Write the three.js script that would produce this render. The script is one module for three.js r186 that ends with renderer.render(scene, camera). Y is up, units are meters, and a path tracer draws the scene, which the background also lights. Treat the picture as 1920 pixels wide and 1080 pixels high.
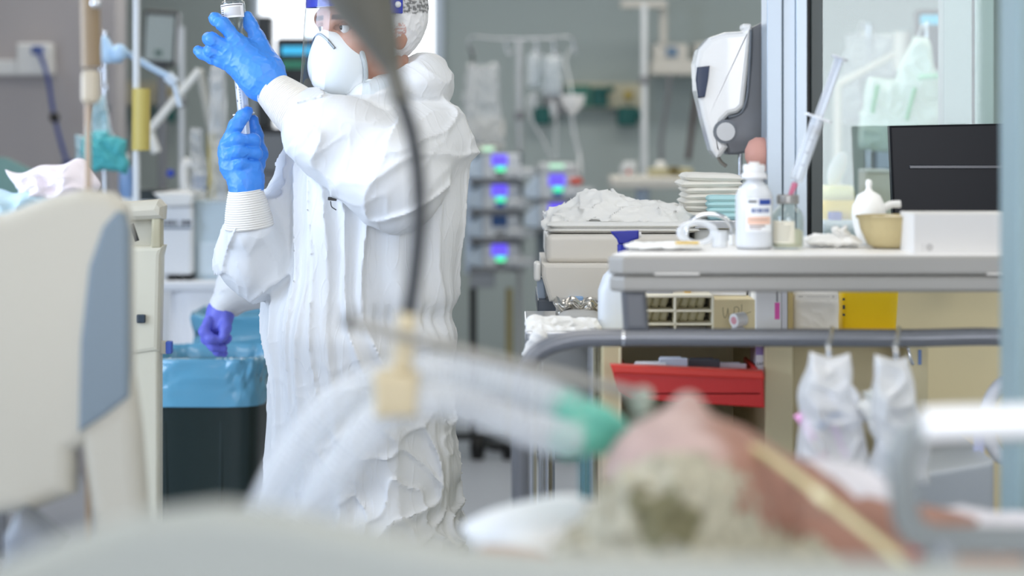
import * as THREE from 'three';
import { RoundedBoxGeometry } from 'three/addons/geometries/RoundedBoxGeometry.js';
import { mergeGeometries } from 'three/addons/utils/BufferGeometryUtils.js';
import { RectAreaLightUniformsLib } from 'three/addons/lights/RectAreaLightUniformsLib.js';
import { createNoise3D } from 'simplex-noise';

// ---------------------------------------------------------------- camera, light, exposure
const F = 4000, HORIZON = 244, EYE = 1.45;
const scene = new THREE.Scene();
scene.background = new THREE.Color(0x000000);
const renderer = new THREE.WebGLRenderer();
renderer.toneMapping = THREE.LinearToneMapping;
renderer.toneMappingExposure = 0.93;
renderer.shadowMap.enabled = true;
const FULL_H = 2 * (1080 - HORIZON);
const camera = new THREE.PerspectiveCamera(2 * Math.atan(FULL_H / 2 / F) * 180 / Math.PI, 1920 / FULL_H, 0.1, 60);
camera.setViewOffset(1920, FULL_H, 0, FULL_H / 2 - HORIZON, 1920, 1080);
camera.position.set(0, EYE, 0);
camera.lookAt(0, EYE, -10);
camera.focus = 4.0;
camera.userData.fStop = camera.getFocalLength() / 30;          // a lens opening of 30 mm
scene.add(camera);
RectAreaLightUniformsLib.init();
const ROOM = { x0: -3.2, x1: 3.4, z0: -11, z1: 2.2, h: 2.9 };
const lampSpots = [[-1.9, -1.2], [0.2, -1.2], [2.2, -1.2], [-1.9, -3.4], [0.2, -3.0], [2.2, -3.6], [-1.9, -6.2], [0.2, -6.2], [2.2, -6.2], [-1.6, -9], [0.4, -9], [2.2, -9]];
const PANEL = 4.1, WINDOW = 10.5, FRONT_FILL = 7.2;
function area(w, h, at, to, color, intensity) {
  const l = new THREE.RectAreaLight(color, intensity, w, h);
  l.position.set(...at); l.lookAt(...to); l.castShadow = true; scene.add(l); return l;
}
for (const [x, z] of lampSpots) area(1.15, 0.55, [x, ROOM.h - 0.07, z], [x, 0, z], 0xfffaf2, z < -5 ? PANEL * 1.5 : PANEL);
area(2.6, 1.3, [ROOM.x0 + 0.06, 1.75, -2.6], [3, 1.6, -2.6], 0xd2e4ff, WINDOW);      // daylight of the side window
area(3.6, 1.3, [0.6, 1.6, ROOM.z1 - 0.06], [0.6, 1.5, -4], 0xf3f6ff, FRONT_FILL);               // fill light added behind the camera to brighten what faces it

// ---------------------------------------------------------------- helpers
const V = (x, y, z) => new THREE.Vector3(x, y, z);
const P = (px, py, d) => V((px - 960) / F * d, EYE + (HORIZON - py) / F * d, -d);   // photo position and distance to a point in the room
const S = (d) => d / F;                                                              // metres per photo pixel at a distance
const n3 = createNoise3D((() => { let s = 7; return () => { s = (s * 16807) % 2147483647; return s / 2147483647; }; })());
let rs = 11; const rnd = (a = 0, b = 1) => { rs = (rs * 16807) % 2147483647; return a + (b - a) * rs / 2147483647; };
const taken = {};
function numbered(n) { const k = taken[n] = (taken[n] ?? -1) + 1; return k ? n + '_' + String(k).padStart(3, '0') : n; }
const col = (c) => new THREE.Color(c);
function mat(c, roughness = 0.5, o = {}) { return new THREE.MeshPhysicalMaterial({ color: c, roughness, side: THREE.DoubleSide, ...o }); }
const clear = (c, rough = 0.08, o = {}) => mat(c, rough, { transmission: 1, thickness: 0, ior: 1.45, ...o });
const milky = (c, t = 0.5, rough = 0.45, o = {}) => mat(c, rough, { transmission: t, thickness: 0, ...o });
const glow = (c, i = 1) => new THREE.MeshStandardMaterial({ color: 0x111111, emissive: c, emissiveIntensity: i, roughness: 0.4 });
function tex(w, h, draw, data = false) {
  const c = document.createElement('canvas'); c.width = w; c.height = h; const g = c.getContext('2d'); draw(g, w, h);
  const t = new THREE.CanvasTexture(c); if (!data) t.colorSpace = THREE.SRGBColorSpace; t.wrapS = t.wrapT = THREE.RepeatWrapping; return t;
}
function noiseTex(n, f) {
  const a = new Uint8Array(n * n * 4);
  for (let y = 0; y < n; y++) for (let x = 0; x < n; x++) { const v = Math.max(0, Math.min(255, f(x / n, y / n) * 255)); const i = (y * n + x) * 4; a[i] = a[i + 1] = a[i + 2] = v; a[i + 3] = 255; }
  const t = new THREE.DataTexture(a, n, n); t.magFilter = THREE.LinearFilter; t.wrapS = t.wrapT = THREE.RepeatWrapping; t.needsUpdate = true; return t;
}
const tile = (u, v, f, s = 0) => { const a = u * 6.2832, b = v * 6.2832, r = f / 6.2832; return n3(Math.cos(a) * r + s, Math.sin(a) * r, Math.cos(b) * r) * 0.5 + n3(Math.sin(b) * r + 9 + s, Math.cos(a) * r, Math.sin(a) * r) * 0.5; };
function join(g) {
  g = [].concat(g).map((x) => { const y = x.index ? x.toNonIndexed() : x.clone(); for (const k of Object.keys(y.attributes)) if (!['position', 'normal', 'uv'].includes(k)) y.deleteAttribute(k); if (!y.attributes.uv) y.setAttribute('uv', new THREE.BufferAttribute(new Float32Array(y.attributes.position.count * 2), 2)); y.morphAttributes = {}; return y; });
  return g.length > 1 ? mergeGeometries(g) : g[0];
}
function part(name, g, m, parent, label) {
  const o = new THREE.Mesh(Array.isArray(g) ? join(g) : g, m); o.name = name; o.castShadow = o.receiveShadow = true; parent.add(o);
  if (label) o.userData.label = label;
  return o;
}
function thing(name, label, category, build, group) {          // a Group at the thing's base; build() adds parts in room coordinates
  const g = new THREE.Group(); g.name = numbered(name); g.userData = { label, category }; if (group) g.userData.group = group;
  build(g); scene.add(g);
  const b = new THREE.Box3().setFromObject(g), base = V((b.min.x + b.max.x) / 2, b.min.y, (b.min.z + b.max.z) / 2);
  for (const c of g.children) c.position.sub(base);
  g.position.copy(base);
  return g;
}
function struct(name, g, m) { const o = part(name, g, m, scene); o.userData.kind = 'structure'; return o; }
function box(w, h, d, x, y, z, r = 0.003) { const g = r ? new RoundedBoxGeometry(w, h, d, 2, Math.min(r, w / 2.02, h / 2.02, d / 2.02)) : new THREE.BoxGeometry(w, h, d); return g.translate(x, y, z); }
// a box given by its front face in the photo: left, top, right, bottom at distance d, and its depth
function fbox(l, t, r, b, d, deep, rad = 0.003) { const a = P(l, t, d), c = P(r, b, d); return box(c.x - a.x, a.y - c.y, deep, (a.x + c.x) / 2, (a.y + c.y) / 2, -d - deep / 2, rad); }
function rod(a, b, r0, r1 = r0, n = 20) {
  const h = a.distanceTo(b), g = new THREE.CylinderGeometry(r1, r0, h, n);
  g.translate(0, h / 2, 0).applyQuaternion(new THREE.Quaternion().setFromUnitVectors(V(0, 1, 0), b.clone().sub(a).normalize())); return g.translate(a.x, a.y, a.z);
}
function sweep(pts, r, n = 80, k = 14, curve) {                 // r: number or function of t and of the metres run
  const c = curve || new THREE.CatmullRomCurve3(pts), L = c.getLength(), fr = c.computeFrenetFrames(n, false), pos = [], uv = [], idx = [];
  for (let i = 0; i <= n; i++) {
    const t = i / n, p = c.getPointAt(t), rr = typeof r === 'function' ? r(t, t * L) : r;
    for (let j = 0; j <= k; j++) { const a = j / k * Math.PI * 2, q = p.clone().addScaledVector(fr.normals[i], Math.cos(a) * rr).addScaledVector(fr.binormals[i], Math.sin(a) * rr); pos.push(q.x, q.y, q.z); uv.push(j / k, t * L); }
  }
  for (let i = 0; i < n; i++) for (let j = 0; j < k; j++) { const a = i * (k + 1) + j, b = a + k + 1; idx.push(a, b, a + 1, b, b + 1, a + 1); }
  for (const i of [0, n]) { const p = c.getPointAt(i / n), s = pos.length / 3; pos.push(p.x, p.y, p.z); uv.push(0.5, i / n); for (let j = 0; j < k; j++) { const a = i * (k + 1) + j; i ? idx.push(a, s, a + 1) : idx.push(a, a + 1, s); } }
  const g = new THREE.BufferGeometry(); g.setAttribute('position', new THREE.Float32BufferAttribute(pos, 3)); g.setAttribute('uv', new THREE.Float32BufferAttribute(uv, 2)); g.setIndex(idx); g.computeVertexNormals(); return g;
}
function lathe(profile, x, y, z, n = 40) { return new THREE.LatheGeometry(profile.map(([a, b]) => new THREE.Vector2(a, b)), n).translate(x, y, z); }
function extrude(pts, depth, bevel = 0.004, holes = [], curve = false) {
  const mk = (C, p) => { const s = new C(); if (curve) { s.moveTo(...p[0]); s.splineThru(p.slice(1).map((q) => new THREE.Vector2(...q))); } else p.forEach((q, i) => i ? s.lineTo(...q) : s.moveTo(...q)); return s; };
  const s = mk(THREE.Shape, pts); for (const h of holes) s.holes.push(mk(THREE.Path, h));
  return new THREE.ExtrudeGeometry(s, { depth: Math.max(depth - 2 * bevel, 1e-4), bevelEnabled: bevel > 0, bevelThickness: bevel, bevelSize: bevel, bevelOffset: -bevel, bevelSegments: 3, curveSegments: 16 });
}
// an outline in photo pixels at a distance, given thickness away from the camera
function slab(pix, d, deep, bevel = 0.004, holes = [], curve = false) { const f = (p) => p.map(([x, y]) => { const q = P(x, y, d); return [q.x, q.y]; }); return extrude(f(pix), deep, bevel, holes.map(f), curve).translate(0, 0, -d - deep + bevel); }
// closed loft through superellipse rings [centre, rx, rz, exponent]
function loft(rings, n = 48, wob = null, capTop = true, capBottom = true) {
  const pos = [], uv = [], idx = [], m = rings.length;
  rings.forEach(([c, rx, rz, e = 2], i) => { for (let j = 0; j <= n; j++) { const a = j / n * Math.PI * 2, ca = Math.cos(a), sa = Math.sin(a); let x = c.x + Math.sign(ca) * Math.abs(ca) ** (2 / e) * rx, z = c.z + Math.sign(sa) * Math.abs(sa) ** (2 / e) * rz, y = c.y; if (wob) { const w = wob(j === n ? 0 : a, i / (m - 1), c); x += ca * w; z += sa * w; y += w * 0.3; } pos.push(x, y, z); uv.push(j / n, i / (m - 1)); } });
  for (let i = 0; i < m - 1; i++) for (let j = 0; j < n; j++) { const a = i * (n + 1) + j, b = a + n + 1; idx.push(a, b, a + 1, b, b + 1, a + 1); }
  const cap = (i) => { const s = pos.length / 3, c = rings[i][0]; pos.push(c.x, c.y, c.z); uv.push(0.5, 0.5); for (let j = 0; j < n; j++) { const a = i * (n + 1) + j; i ? idx.push(a, s, a + 1) : idx.push(a, a + 1, s); } };
  if (capBottom) cap(0); if (capTop) cap(m - 1);
  const g = new THREE.BufferGeometry(); g.setAttribute('position', new THREE.Float32BufferAttribute(pos, 3)); g.setAttribute('uv', new THREE.Float32BufferAttribute(uv, 2)); g.setIndex(idx); g.computeVertexNormals(); return g;
}
// a filled bag, pad or cushion: w x h x t about the origin, with creases; taper narrows the top
function puff(w, h, t, { n = 28, crease = 0, f = 20, seed = 0, taper = 1, e = 4 } = {}) {
  const pos = [], uv = [], idx = [];
  for (const s of [1, -1]) for (let j = 0; j <= n; j++) for (let i = 0; i <= n; i++) {
    const u = i / n * 2 - 1, v = j / n * 2 - 1, k = (1 - Math.abs(u) ** e) * (1 - Math.abs(v) ** e);
    let x = u * w / 2 * (1 + (taper - 1) * (v + 1) / 2), y = v * h / 2, z = s * t / 2 * Math.sqrt(Math.max(k, 0));
    if (crease) { const q = n3(x * f + seed, y * f, s * 3 + seed), r = 1 - Math.abs(n3(x * f * 1.7 + 5, y * f * 1.7 + seed, s)); z += s * crease * (q * 0.6 + r * r * 0.8 - 0.4) * Math.min(1, k * 3); x += crease * 0.7 * n3(y * f, seed, 2) ; y += crease * 0.7 * n3(x * f, seed, 8); }
    pos.push(x, y, z); uv.push((u + 1) / 2, (v + 1) / 2);
  }
  const m = (n + 1) * (n + 1);
  for (const s of [0, 1]) for (let j = 0; j < n; j++) for (let i = 0; i < n; i++) { const a = s * m + j * (n + 1) + i, b = a + n + 1; s ? idx.push(a, b, a + 1, b, b + 1, a + 1) : idx.push(a, a + 1, b, b, a + 1, b + 1); }
  const g = new THREE.BufferGeometry(); g.setAttribute('position', new THREE.Float32BufferAttribute(pos, 3)); g.setAttribute('uv', new THREE.Float32BufferAttribute(uv, 2)); g.setIndex(idx); g.computeVertexNormals(); return g;
}
const at = (g, v) => g.translate(v.x, v.y, v.z);
const turned = (g, x = 0, y = 0, z = 0) => g.applyMatrix4(new THREE.Matrix4().makeRotationFromEuler(new THREE.Euler(x, y, z)));
// ---- distance fields and their surface (naive surface nets over blocks near the surface)
const smin = (a, b, k) => { const h = Math.max(k - Math.abs(a - b), 0) / k; return Math.min(a, b) - h * h * k * 0.25; };
function bone(a, b, r0, r1) {
  const bx = b.x - a.x, by = b.y - a.y, bz = b.z - a.z, L2 = bx * bx + by * by + bz * bz || 1e-9;
  return (x, y, z) => { const px = x - a.x, py = y - a.y, pz = z - a.z, t = Math.max(0, Math.min(1, (px * bx + py * by + pz * bz) / L2)), dx = px - bx * t, dy = py - by * t, dz = pz - bz * t; return Math.sqrt(dx * dx + dy * dy + dz * dz) - (r0 + (r1 - r0) * t); };
}
function ball(c, rx, ry = rx, rz = rx, q = null) {              // ellipsoid; q turns its axes
  const m = Math.min(rx, ry, rz), v = V(), qi = q ? q.clone().invert() : null;
  return (x, y, z) => { v.set(x - c.x, y - c.y, z - c.z); if (qi) v.applyQuaternion(qi); const k = Math.hypot(v.x / rx, v.y / ry, v.z / rz), k2 = Math.hypot(v.x / rx / rx, v.y / ry / ry, v.z / rz / rz) || 1e-9; return k < 0.05 ? -m : k * (k - 1) / k2; };
}
const blend = (list, k) => (x, y, z) => { let d = list[0](x, y, z); for (let i = 1; i < list.length; i++) d = smin(d, list[i](x, y, z), k); return d; };
function nets(f, lo, hi, c, { slack = 0.02, uvAxis = null, color = null } = {}) {
  const B = 8, nx = Math.ceil((hi.x - lo.x) / c / B) * B, ny = Math.ceil((hi.y - lo.y) / c / B) * B, nz = Math.ceil((hi.z - lo.z) / c / B) * B;
  const X = nx + 1, Y = ny + 1, Z = nz + 1, g = new Float32Array(X * Y * Z).fill(9), id = (i, j, k) => (k * Y + j) * X + i;
  const lim = B * c * 0.8661 * 1.05 + slack, live = [];
  for (let k = 0; k < nz; k += B) for (let j = 0; j < ny; j += B) for (let i = 0; i < nx; i += B) {
    if (Math.abs(f(lo.x + (i + B / 2) * c, lo.y + (j + B / 2) * c, lo.z + (k + B / 2) * c)) > lim) continue;
    live.push([i, j, k]);
    for (let kk = k; kk <= k + B; kk++) for (let jj = j; jj <= j + B; jj++) for (let ii = i; ii <= i + B; ii++) { const q = id(ii, jj, kk); if (g[q] === 9) g[q] = f(lo.x + ii * c, lo.y + jj * c, lo.z + kk * c); }
  }
  const vert = new Map(), pos = [], cell = (i, j, k) => (k * ny + j) * nx + i, idx = [];
  const E = [[0, 1], [2, 3], [4, 5], [6, 7], [0, 2], [1, 3], [4, 6], [5, 7], [0, 4], [1, 5], [2, 6], [3, 7]], v8 = new Float32Array(8);
  for (const [bi, bj, bk] of live) for (let k = bk; k < bk + B; k++) for (let j = bj; j < bj + B; j++) for (let i = bi; i < bi + B; i++) {
    let neg = 0; for (let q = 0; q < 8; q++) { v8[q] = g[id(i + (q & 1), j + (q >> 1 & 1), k + (q >> 2))]; if (v8[q] < 0) neg++; }
    if (!neg || neg === 8) continue;
    let sx = 0, sy = 0, sz = 0, n = 0;
    for (const [a, b] of E) if ((v8[a] < 0) !== (v8[b] < 0)) { const t = v8[a] / (v8[a] - v8[b]); sx += (a & 1) + ((b & 1) - (a & 1)) * t; sy += (a >> 1 & 1) + ((b >> 1 & 1) - (a >> 1 & 1)) * t; sz += (a >> 2) + ((b >> 2) - (a >> 2)) * t; n++; }
    vert.set(cell(i, j, k), pos.length / 3); pos.push(lo.x + (i + sx / n) * c, lo.y + (j + sy / n) * c, lo.z + (k + sz / n) * c);
  }
  const quad = (a, b, d, e, flip) => { const q = [a, b, d, e].map((w) => vert.get(w)); if (q.some((w) => w === undefined)) return; flip ? idx.push(q[0], q[2], q[1], q[0], q[3], q[2]) : idx.push(q[0], q[1], q[2], q[0], q[2], q[3]); };
  for (const [bi, bj, bk] of live) for (let k = bk; k < bk + B; k++) for (let j = bj; j < bj + B; j++) for (let i = bi; i < bi + B; i++) {
    const s = g[id(i, j, k)] < 0;
    if (j && k && s !== g[id(i + 1, j, k)] < 0) quad(cell(i, j - 1, k - 1), cell(i, j, k - 1), cell(i, j, k), cell(i, j - 1, k), !s);
    if (i && k && s !== g[id(i, j + 1, k)] < 0) quad(cell(i - 1, j, k - 1), cell(i - 1, j, k), cell(i, j, k), cell(i, j, k - 1), !s);
    if (i && j && s !== g[id(i, j, k + 1)] < 0) quad(cell(i - 1, j - 1, k), cell(i, j - 1, k), cell(i, j, k), cell(i - 1, j, k), !s);
  }
  const o = new THREE.BufferGeometry(); o.setAttribute('position', new THREE.Float32BufferAttribute(pos, 3)); o.setIndex(idx); o.computeVertexNormals();
  const N = pos.length / 3, uv = new Float32Array(N * 2);
  for (let q = 0; q < N; q++) { uv[q * 2] = uvAxis ? Math.atan2(pos[q * 3] - uvAxis.x, pos[q * 3 + 2] - uvAxis.z) / 6.2832 * 2 : pos[q * 3]; uv[q * 2 + 1] = pos[q * 3 + 1]; }
  o.setAttribute('uv', new THREE.BufferAttribute(uv, 2));
  if (color) { const cc = new Float32Array(N * 3), t = new THREE.Color(); for (let q = 0; q < N; q++) { color(t, pos[q * 3], pos[q * 3 + 1], pos[q * 3 + 2]); cc.set([t.r, t.g, t.b], q * 3); } o.setAttribute('color', new THREE.BufferAttribute(cc, 3)); }
  return o;
}
const crease = (x, y, z) => { const v = 1 - Math.abs(n3(x, y, z)), w = v * v * v; return w * w * v; };
const ridge = (x, y, z) => { const v = 1 - Math.abs(n3(x, y, z)); return v * v * v; };

// ---------------------------------------------------------------- materials shared by several things
const fine = noiseTex(256, (u, v) => 0.5 + 0.3 * tile(u, v, 40) + 0.2 * tile(u, v, 90, 4));
const M = {
  wall: mat(0xb2bebd, 0.75, { bumpMap: fine, bumpScale: 0.0008 }), wallWarm: mat(0xb5b0b1, 0.75, { bumpMap: fine, bumpScale: 0.0008 }), white: mat(0xe9e9e6, 0.4), offwhite: mat(0xdedad0, 0.45),
  alu: mat(0xbcc8d3, 0.35, { metalness: 0.25 }), steel: mat(0xb9bcc0, 0.25, { metalness: 0.9 }), chrome: mat(0xd8dadc, 0.08, { metalness: 1 }), grey: mat(0x85878b, 0.4), dark: mat(0x17191b, 0.4), black: mat(0x08090a, 0.35),
  cream: mat(0xd2c59c, 0.5), beige: mat(0xbfbaab, 0.42), teal: mat(0x12605c, 0.5), blue: mat(0x1e63b4, 0.4), cotton: mat(0xefefec, 0.9, { bumpMap: fine, bumpScale: 0.001 }), paper: mat(0xf1f0ec, 0.8),
  tube: milky(0xf2f4f6, 0.6, 0.25), bag: milky(0xf4f6f8, 0.72, 0.22), glass: clear(0xf4faf8, 0.02), rubber: mat(0x202224, 0.55),
  floor: mat(0xb4bac4, 0.38, { bumpMap: fine, bumpScale: 0.0004 }), tyvek: mat(0xdbddde, 0.55, { bumpMap: noiseTex(512, (u, v) => 0.3 + 0.5 * Math.max(0, 1 - Math.abs(tile(u, v, 14)) * 4) ** 3 + 0.1 * tile(u, v, 70, 3)), bumpScale: 0.0012, sheen: 0.2 }),
  wallWhite: mat(0xbfc1c0, 0.8, { bumpMap: fine, bumpScale: 0.0008 }),
};

// ---------------------------------------------------------------- the setting
{
  const { x0, x1, z0, z1, h } = ROOM, T = 0.2, W = x1 - x0, D = z1 - z0, mx = (x0 + x1) / 2, mz = (z0 + z1) / 2;
  struct('floor', box(W + 2 * T, T, D + 2 * T, mx, -T / 2, mz, 0), M.floor);
  struct('ceiling', box(W + 2 * T, T, D + 2 * T, mx, h + T / 2, mz, 0), M.wallWhite);
  struct('wall_right', box(T, h, D, x1 + T / 2, h / 2, mz, 0), M.wallWhite);
  
  const around = (a0, a1, b0, b1, lo, hi, mk) => [mk(lo, a0, 0, h), mk(a1, hi, 0, h), mk(a0, a1, 0, b0), mk(a0, a1, b1, h)];
  // back wall with its window
  const l = P(480, 0, 11).x, r = P(816, 0, 11).x, b = P(0, 238, 11).y, t = 2.5;
  struct('wall_back', around(l, r, b, t, x0, x1, (p, q, u, v) => box(q - p, v - u, T, (p + q) / 2, (u + v) / 2, z0 - T / 2, 0)), M.wall);
  const w1 = struct('window_1', box(r - l, t - b, 0.02, (l + r) / 2, (b + t) / 2, z0 - 0.1, 0), glow(0xf4f9ff, 2.2));
  part('window_frame', [box(0.05, t - b, 0.06, r + 0.02, (t + b) / 2, z0 + 0.03), box(0.04, t - b, 0.06, l, (t + b) / 2, z0 + 0.03)], M.alu, w1);
  part('window_sill', box(r - l + 0.1, 0.03, 0.16, (l + r) / 2, b - 0.015, z0 + 0.06), M.dark, w1);
  area(r - l - 0.1, t - b - 0.1, [(l + r) / 2, (b + t) / 2, z0 + 0.02], [(l + r) / 2, (b + t) / 2, 0], 0xf4f9ff, 2.2);
  struct('wall_front', around(-1.25, 2.45, 0.92, 2.28, x0, x1, (p, q, u, v) => box(q - p, v - u, T, (p + q) / 2, (u + v) / 2, z1 + T / 2, 0)), M.wallWhite);
  const w4 = struct('window_4', box(3.7, 1.36, 0.02, 0.6, 1.6, z1 + 0.1, 0), glow(0xf3f6ff, 1.3));  // added glowing pane, an unseen fill source shaped like a window
  part('window_frame', [box(0.05, 1.36, 0.05, -1.23, 1.6, z1 + 0.06), box(0.05, 1.36, 0.05, 2.43, 1.6, z1 + 0.06), box(3.7, 0.05, 0.05, 0.6, 0.94, z1 + 0.06), box(3.7, 0.05, 0.05, 0.6, 2.26, z1 + 0.06)], M.alu, w4);  // frame around the added fill pane
  // side wall with the daylight window
  struct('wall_left', around(-3.95, -1.25, 1.05, 2.45, z0, z1, (p, q, u, v) => box(T, v - u, q - p, x0 - T / 2, (u + v) / 2, (p + q) / 2, 0)), M.wallWhite);
  const w2 = struct('window_2', box(0.02, 1.4, 2.7, x0 - 0.1, 1.75, -2.6, 0), glow(0xd2e4ff, 2.5));
  part('window_frame', [box(0.04, 1.4, 0.05, x0 - 0.06, 1.75, -1.3), box(0.04, 1.4, 0.05, x0 - 0.06, 1.75, -3.9), box(0.04, 0.05, 2.6, x0 - 0.06, 1.08, -2.6), box(0.04, 0.05, 2.6, x0 - 0.06, 2.42, -2.6)], M.alu, w2);
  // return of the wall on the left
  const e = P(216, 0, 9).x;
  struct('wall_left_return', box(e - x0, h, 0.25, (e + x0) / 2, h / 2, -9.125, 0), M.wallWarm);
  struct('baseboard_back', box(W, 0.1, 0.015, mx, 0.05, z0 + 0.008), mat(0x3d4650, 0.5));
  // glass partition on the right
  const d = 4.4, g0 = P(1542, 0, d).x, py = P(0, 505, d).y;
  const strip = (a, c, dd, deep, m, n) => { const p = P(a, 0, dd).x, q = P(c, 0, dd).x; struct(n, box(q - p, h, deep, (p + q) / 2, h / 2, -dd - deep / 2, 0.003), m); };
  strip(1438, 1467, 4.36, 0.10, M.alu, 'trim_1'); strip(1468, 1492, 4.37, 0.09, mat(0xc9d5e0, 0.35, { metalness: 0.2 }), 'trim_2'); strip(1493, 1514, 4.36, 0.10, mat(0xc9d5e0, 0.35, { metalness: 0.2 }), 'trim_3'); strip(1513, 1521, 4.4, 0.06, M.black, 'trim_4');
  strip(1521, 1543, 4.38, 0.07, mat(0x565d5d, 0.5), 'trim_5'); strip(1769, 1823, 4.5, 0.06, mat(0xa9b2b4, 0.4), 'trim_6'); strip(1828, 1864, 4.5, 0.06, mat(0xcdd3d3, 0.4), 'trim_7'); strip(1823, 1828, 4.53, 0.03, M.dark, 'trim_8');
  struct('window_3', box(x1 - g0, h - py, 0.008, (x1 + g0) / 2, (h + py) / 2, -d - 0.02, 0), M.glass);
  struct('wall_partition', box(x1 - g0 + 0.02, py, 0.08, (x1 + g0) / 2, py / 2, -d, 0.003), M.cream);
  // near door jamb at the right edge
  const j = P(1910, 0, 2.35).x;
  struct('door_1', [box(0.07, h, 0.09, j + 0.035, h / 2, -2.4, 0.006), box(0.03, h, 0.05, j + 0.09, h / 2, -2.4, 0.004)], mat(0x83989a, 0.45));
}
lampSpots.forEach(([x, z], i) => thing('ceiling_light', ['left', 'middle', 'right'][i % 3] + ' ceiling light panel of the ' + ['row nearest the camera', 'row above the doctor', 'row above the drip stands', 'farthest row'][i / 3 | 0], 'light', (g) => {
  part('frame', [box(1.25, 0.05, 0.03, x, ROOM.h - 0.025, z - 0.31), box(1.25, 0.05, 0.03, x, ROOM.h - 0.025, z + 0.31), box(0.03, 0.05, 0.62, x - 0.61, ROOM.h - 0.025, z), box(0.03, 0.05, 0.62, x + 0.61, ROOM.h - 0.025, z)], M.white, g);
  part('diffuser', box(1.2, 0.02, 0.6, x, ROOM.h - 0.02, z, 0), glow(0xfffaf2, 2), g);
}, 'ceiling light panels'));

// ---------------------------------------------------------------- far back: infusion stand and wall
const lcd = glow(0x6a55ff, 1.3), led = glow(0x49ffb0, 1.6), lcdDim = mat(0x1c4b86, 0.3), orange = mat(0xd9472a, 0.5);
function pump(l, t, r, b, d, lit, leds, label, extra) {
  thing('infusion_pump', label, 'pump', (g) => {
    const w = r - l;
    const bd = part('body', fbox(l, t, r, b, d, 0.16, 0.012), mat(0xd3d8dd, 0.45), g);
    part('side_cheek', slab([[l - 30, b - 6], [l - 26, t + 22], [l - 4, t + 2], [l, t + 2], [l, b]], d + 0.02, 0.12, 0.005), mat(0xccdcec, 0.45), g);
    part('display', fbox(l + w * 0.24, t + 2, l + w * 0.66, t + 23, d - 0.006, 0.012), lit ? lcd : lcdDim, bd, lit ? 'violet lit display' : 'dark blue display');
    if (leds) part('status_light', fbox(l + w * 0.36, t + 25, l + w * 0.6, t + 33, d - 0.008, 0.012, 0.004), led, bd, 'green status light');
    part('key_pad', fbox(l + w * 0.34, t + 32, l + w * 0.6, b - 5, d - 0.005, 0.01), extra ? M.blue : M.grey, bd);
    part('syringe_clamp', [rod(P(r - 20, b - 12, d - 0.03), P(r + 24, b - 12, d - 0.03), 0.022), rod(P(r + 24, b - 24, d - 0.03), P(r + 24, b, d - 0.03), 0.012), fbox(r - 6, b - 26, r + 8, b, d - 0.05, 0.05)], M.tube, g);
  }, 'infusion pumps on the stand');
}
const dp = 9.4;
pump(905, 288, 975, 336, dp, 1, 1, 'topmost lit pump on the left rack beside the white shoulder', 0);
pump(905, 345, 975, 394, dp, 1, 1, 'second pump down on left rack with blue key pad', 1);
pump(905, 402, 975, 448, dp, 0, 0, 'third pump down on left rack with unlit dark blue display', 0);
pump(905, 457, 975, 503, dp, 1, 1, 'lowest pump on left rack with violet display', 0);
pump(1012, 326, 1084, 374, dp - 0.1, 1, 1, 'upper pump on the right rack under the hanging drip bags', 1);
pump(1012, 380, 1084, 428, dp - 0.1, 1, 1, 'lower pump on the right rack, partly behind white linen', 0);
thing('pump_rack', 'pale blue upright rack holding the four left pumps', 'rack', (g) => {
  part('upright', fbox(871, 285, 887, 514, dp + 0.05, 0.1, 0.01), mat(0xcfe0f4, 0.4), g);
  part('back_plate', fbox(885, 285, 980, 510, dp + 0.2, 0.03), mat(0x66737c, 0.5), g);
  for (const y of [338, 396, 450, 505]) part('shelf', fbox(880, y, 985, y + 5, dp - 0.02, 0.2), M.grey, g);
  part('top_lamp_bar', [fbox(895, 274, 930, 288, dp, 0.12, 0.01)], M.offwhite, g); part('lamp', fbox(904, 276, 926, 282, dp - 0.01, 0.012), glow(0xbfffd9, 1.2), g, 'pale green lamps');
  part('lower_box', fbox(880, 508, 928, 540, dp, 0.16, 0.01), mat(0x9aa0a8, 0.5), g);
  const b = P(887, 540, dp + 0.05); part('leg', rod(b, V(b.x, 0.1, b.z), 0.016), M.dark, g); part('leg', rod(V(b.x + 0.16, b.y, b.z), V(b.x + 0.16, 0.1, b.z), 0.016), mat(0x9b9063, 0.5), g);
  for (const s of [-0.12, 0.02, 0.16]) part('caster', lathe([[0, 0], [0.03, 0], [0.035, 0.05], [0.03, 0.09], [0, 0.1]], b.x + s, 0, b.z + 0.05), M.black, g);
  part('base_bar', box(0.3, 0.03, 0.04, b.x + 0.02, 0.1, b.z + 0.05), M.dark, g);
});
thing('pump_rack', 'grey upright rack holding the two right pumps', 'rack', (g) => {
  part('cap', fbox(1010, 306, 1082, 326, dp - 0.1, 0.16, 0.012), mat(0xccd0d2, 0.45), g);
  part('lamp', fbox(1030, 308, 1058, 314, dp - 0.11, 0.012), glow(0xbfffd9, 1.2), g, 'pale green lamps');
  part('back_plate', fbox(1006, 320, 1088, 520, dp + 0.06, 0.03), mat(0x77828a, 0.5), g);
  for (const y of [375, 429]) part('shelf', fbox(1006, y, 1090, y + 5, dp - 0.1, 0.18), M.grey, g);
  part('red_knob', fbox(1068, 334, 1092, 346, dp - 0.14, 0.03, 0.01), orange, g); part('red_knob', fbox(1022, 408, 1038, 418, dp - 0.14, 0.03, 0.01), mat(0x7d2a22, 0.5), g);
  const b = P(1050, 520, dp + 0.07); part('post', rod(b, V(b.x, 0.06, b.z), 0.02), M.steel, g); part('foot', box(0.2, 0.05, 0.2, b.x, 0.03, b.z, 0.02), M.dark, g);
});
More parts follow.
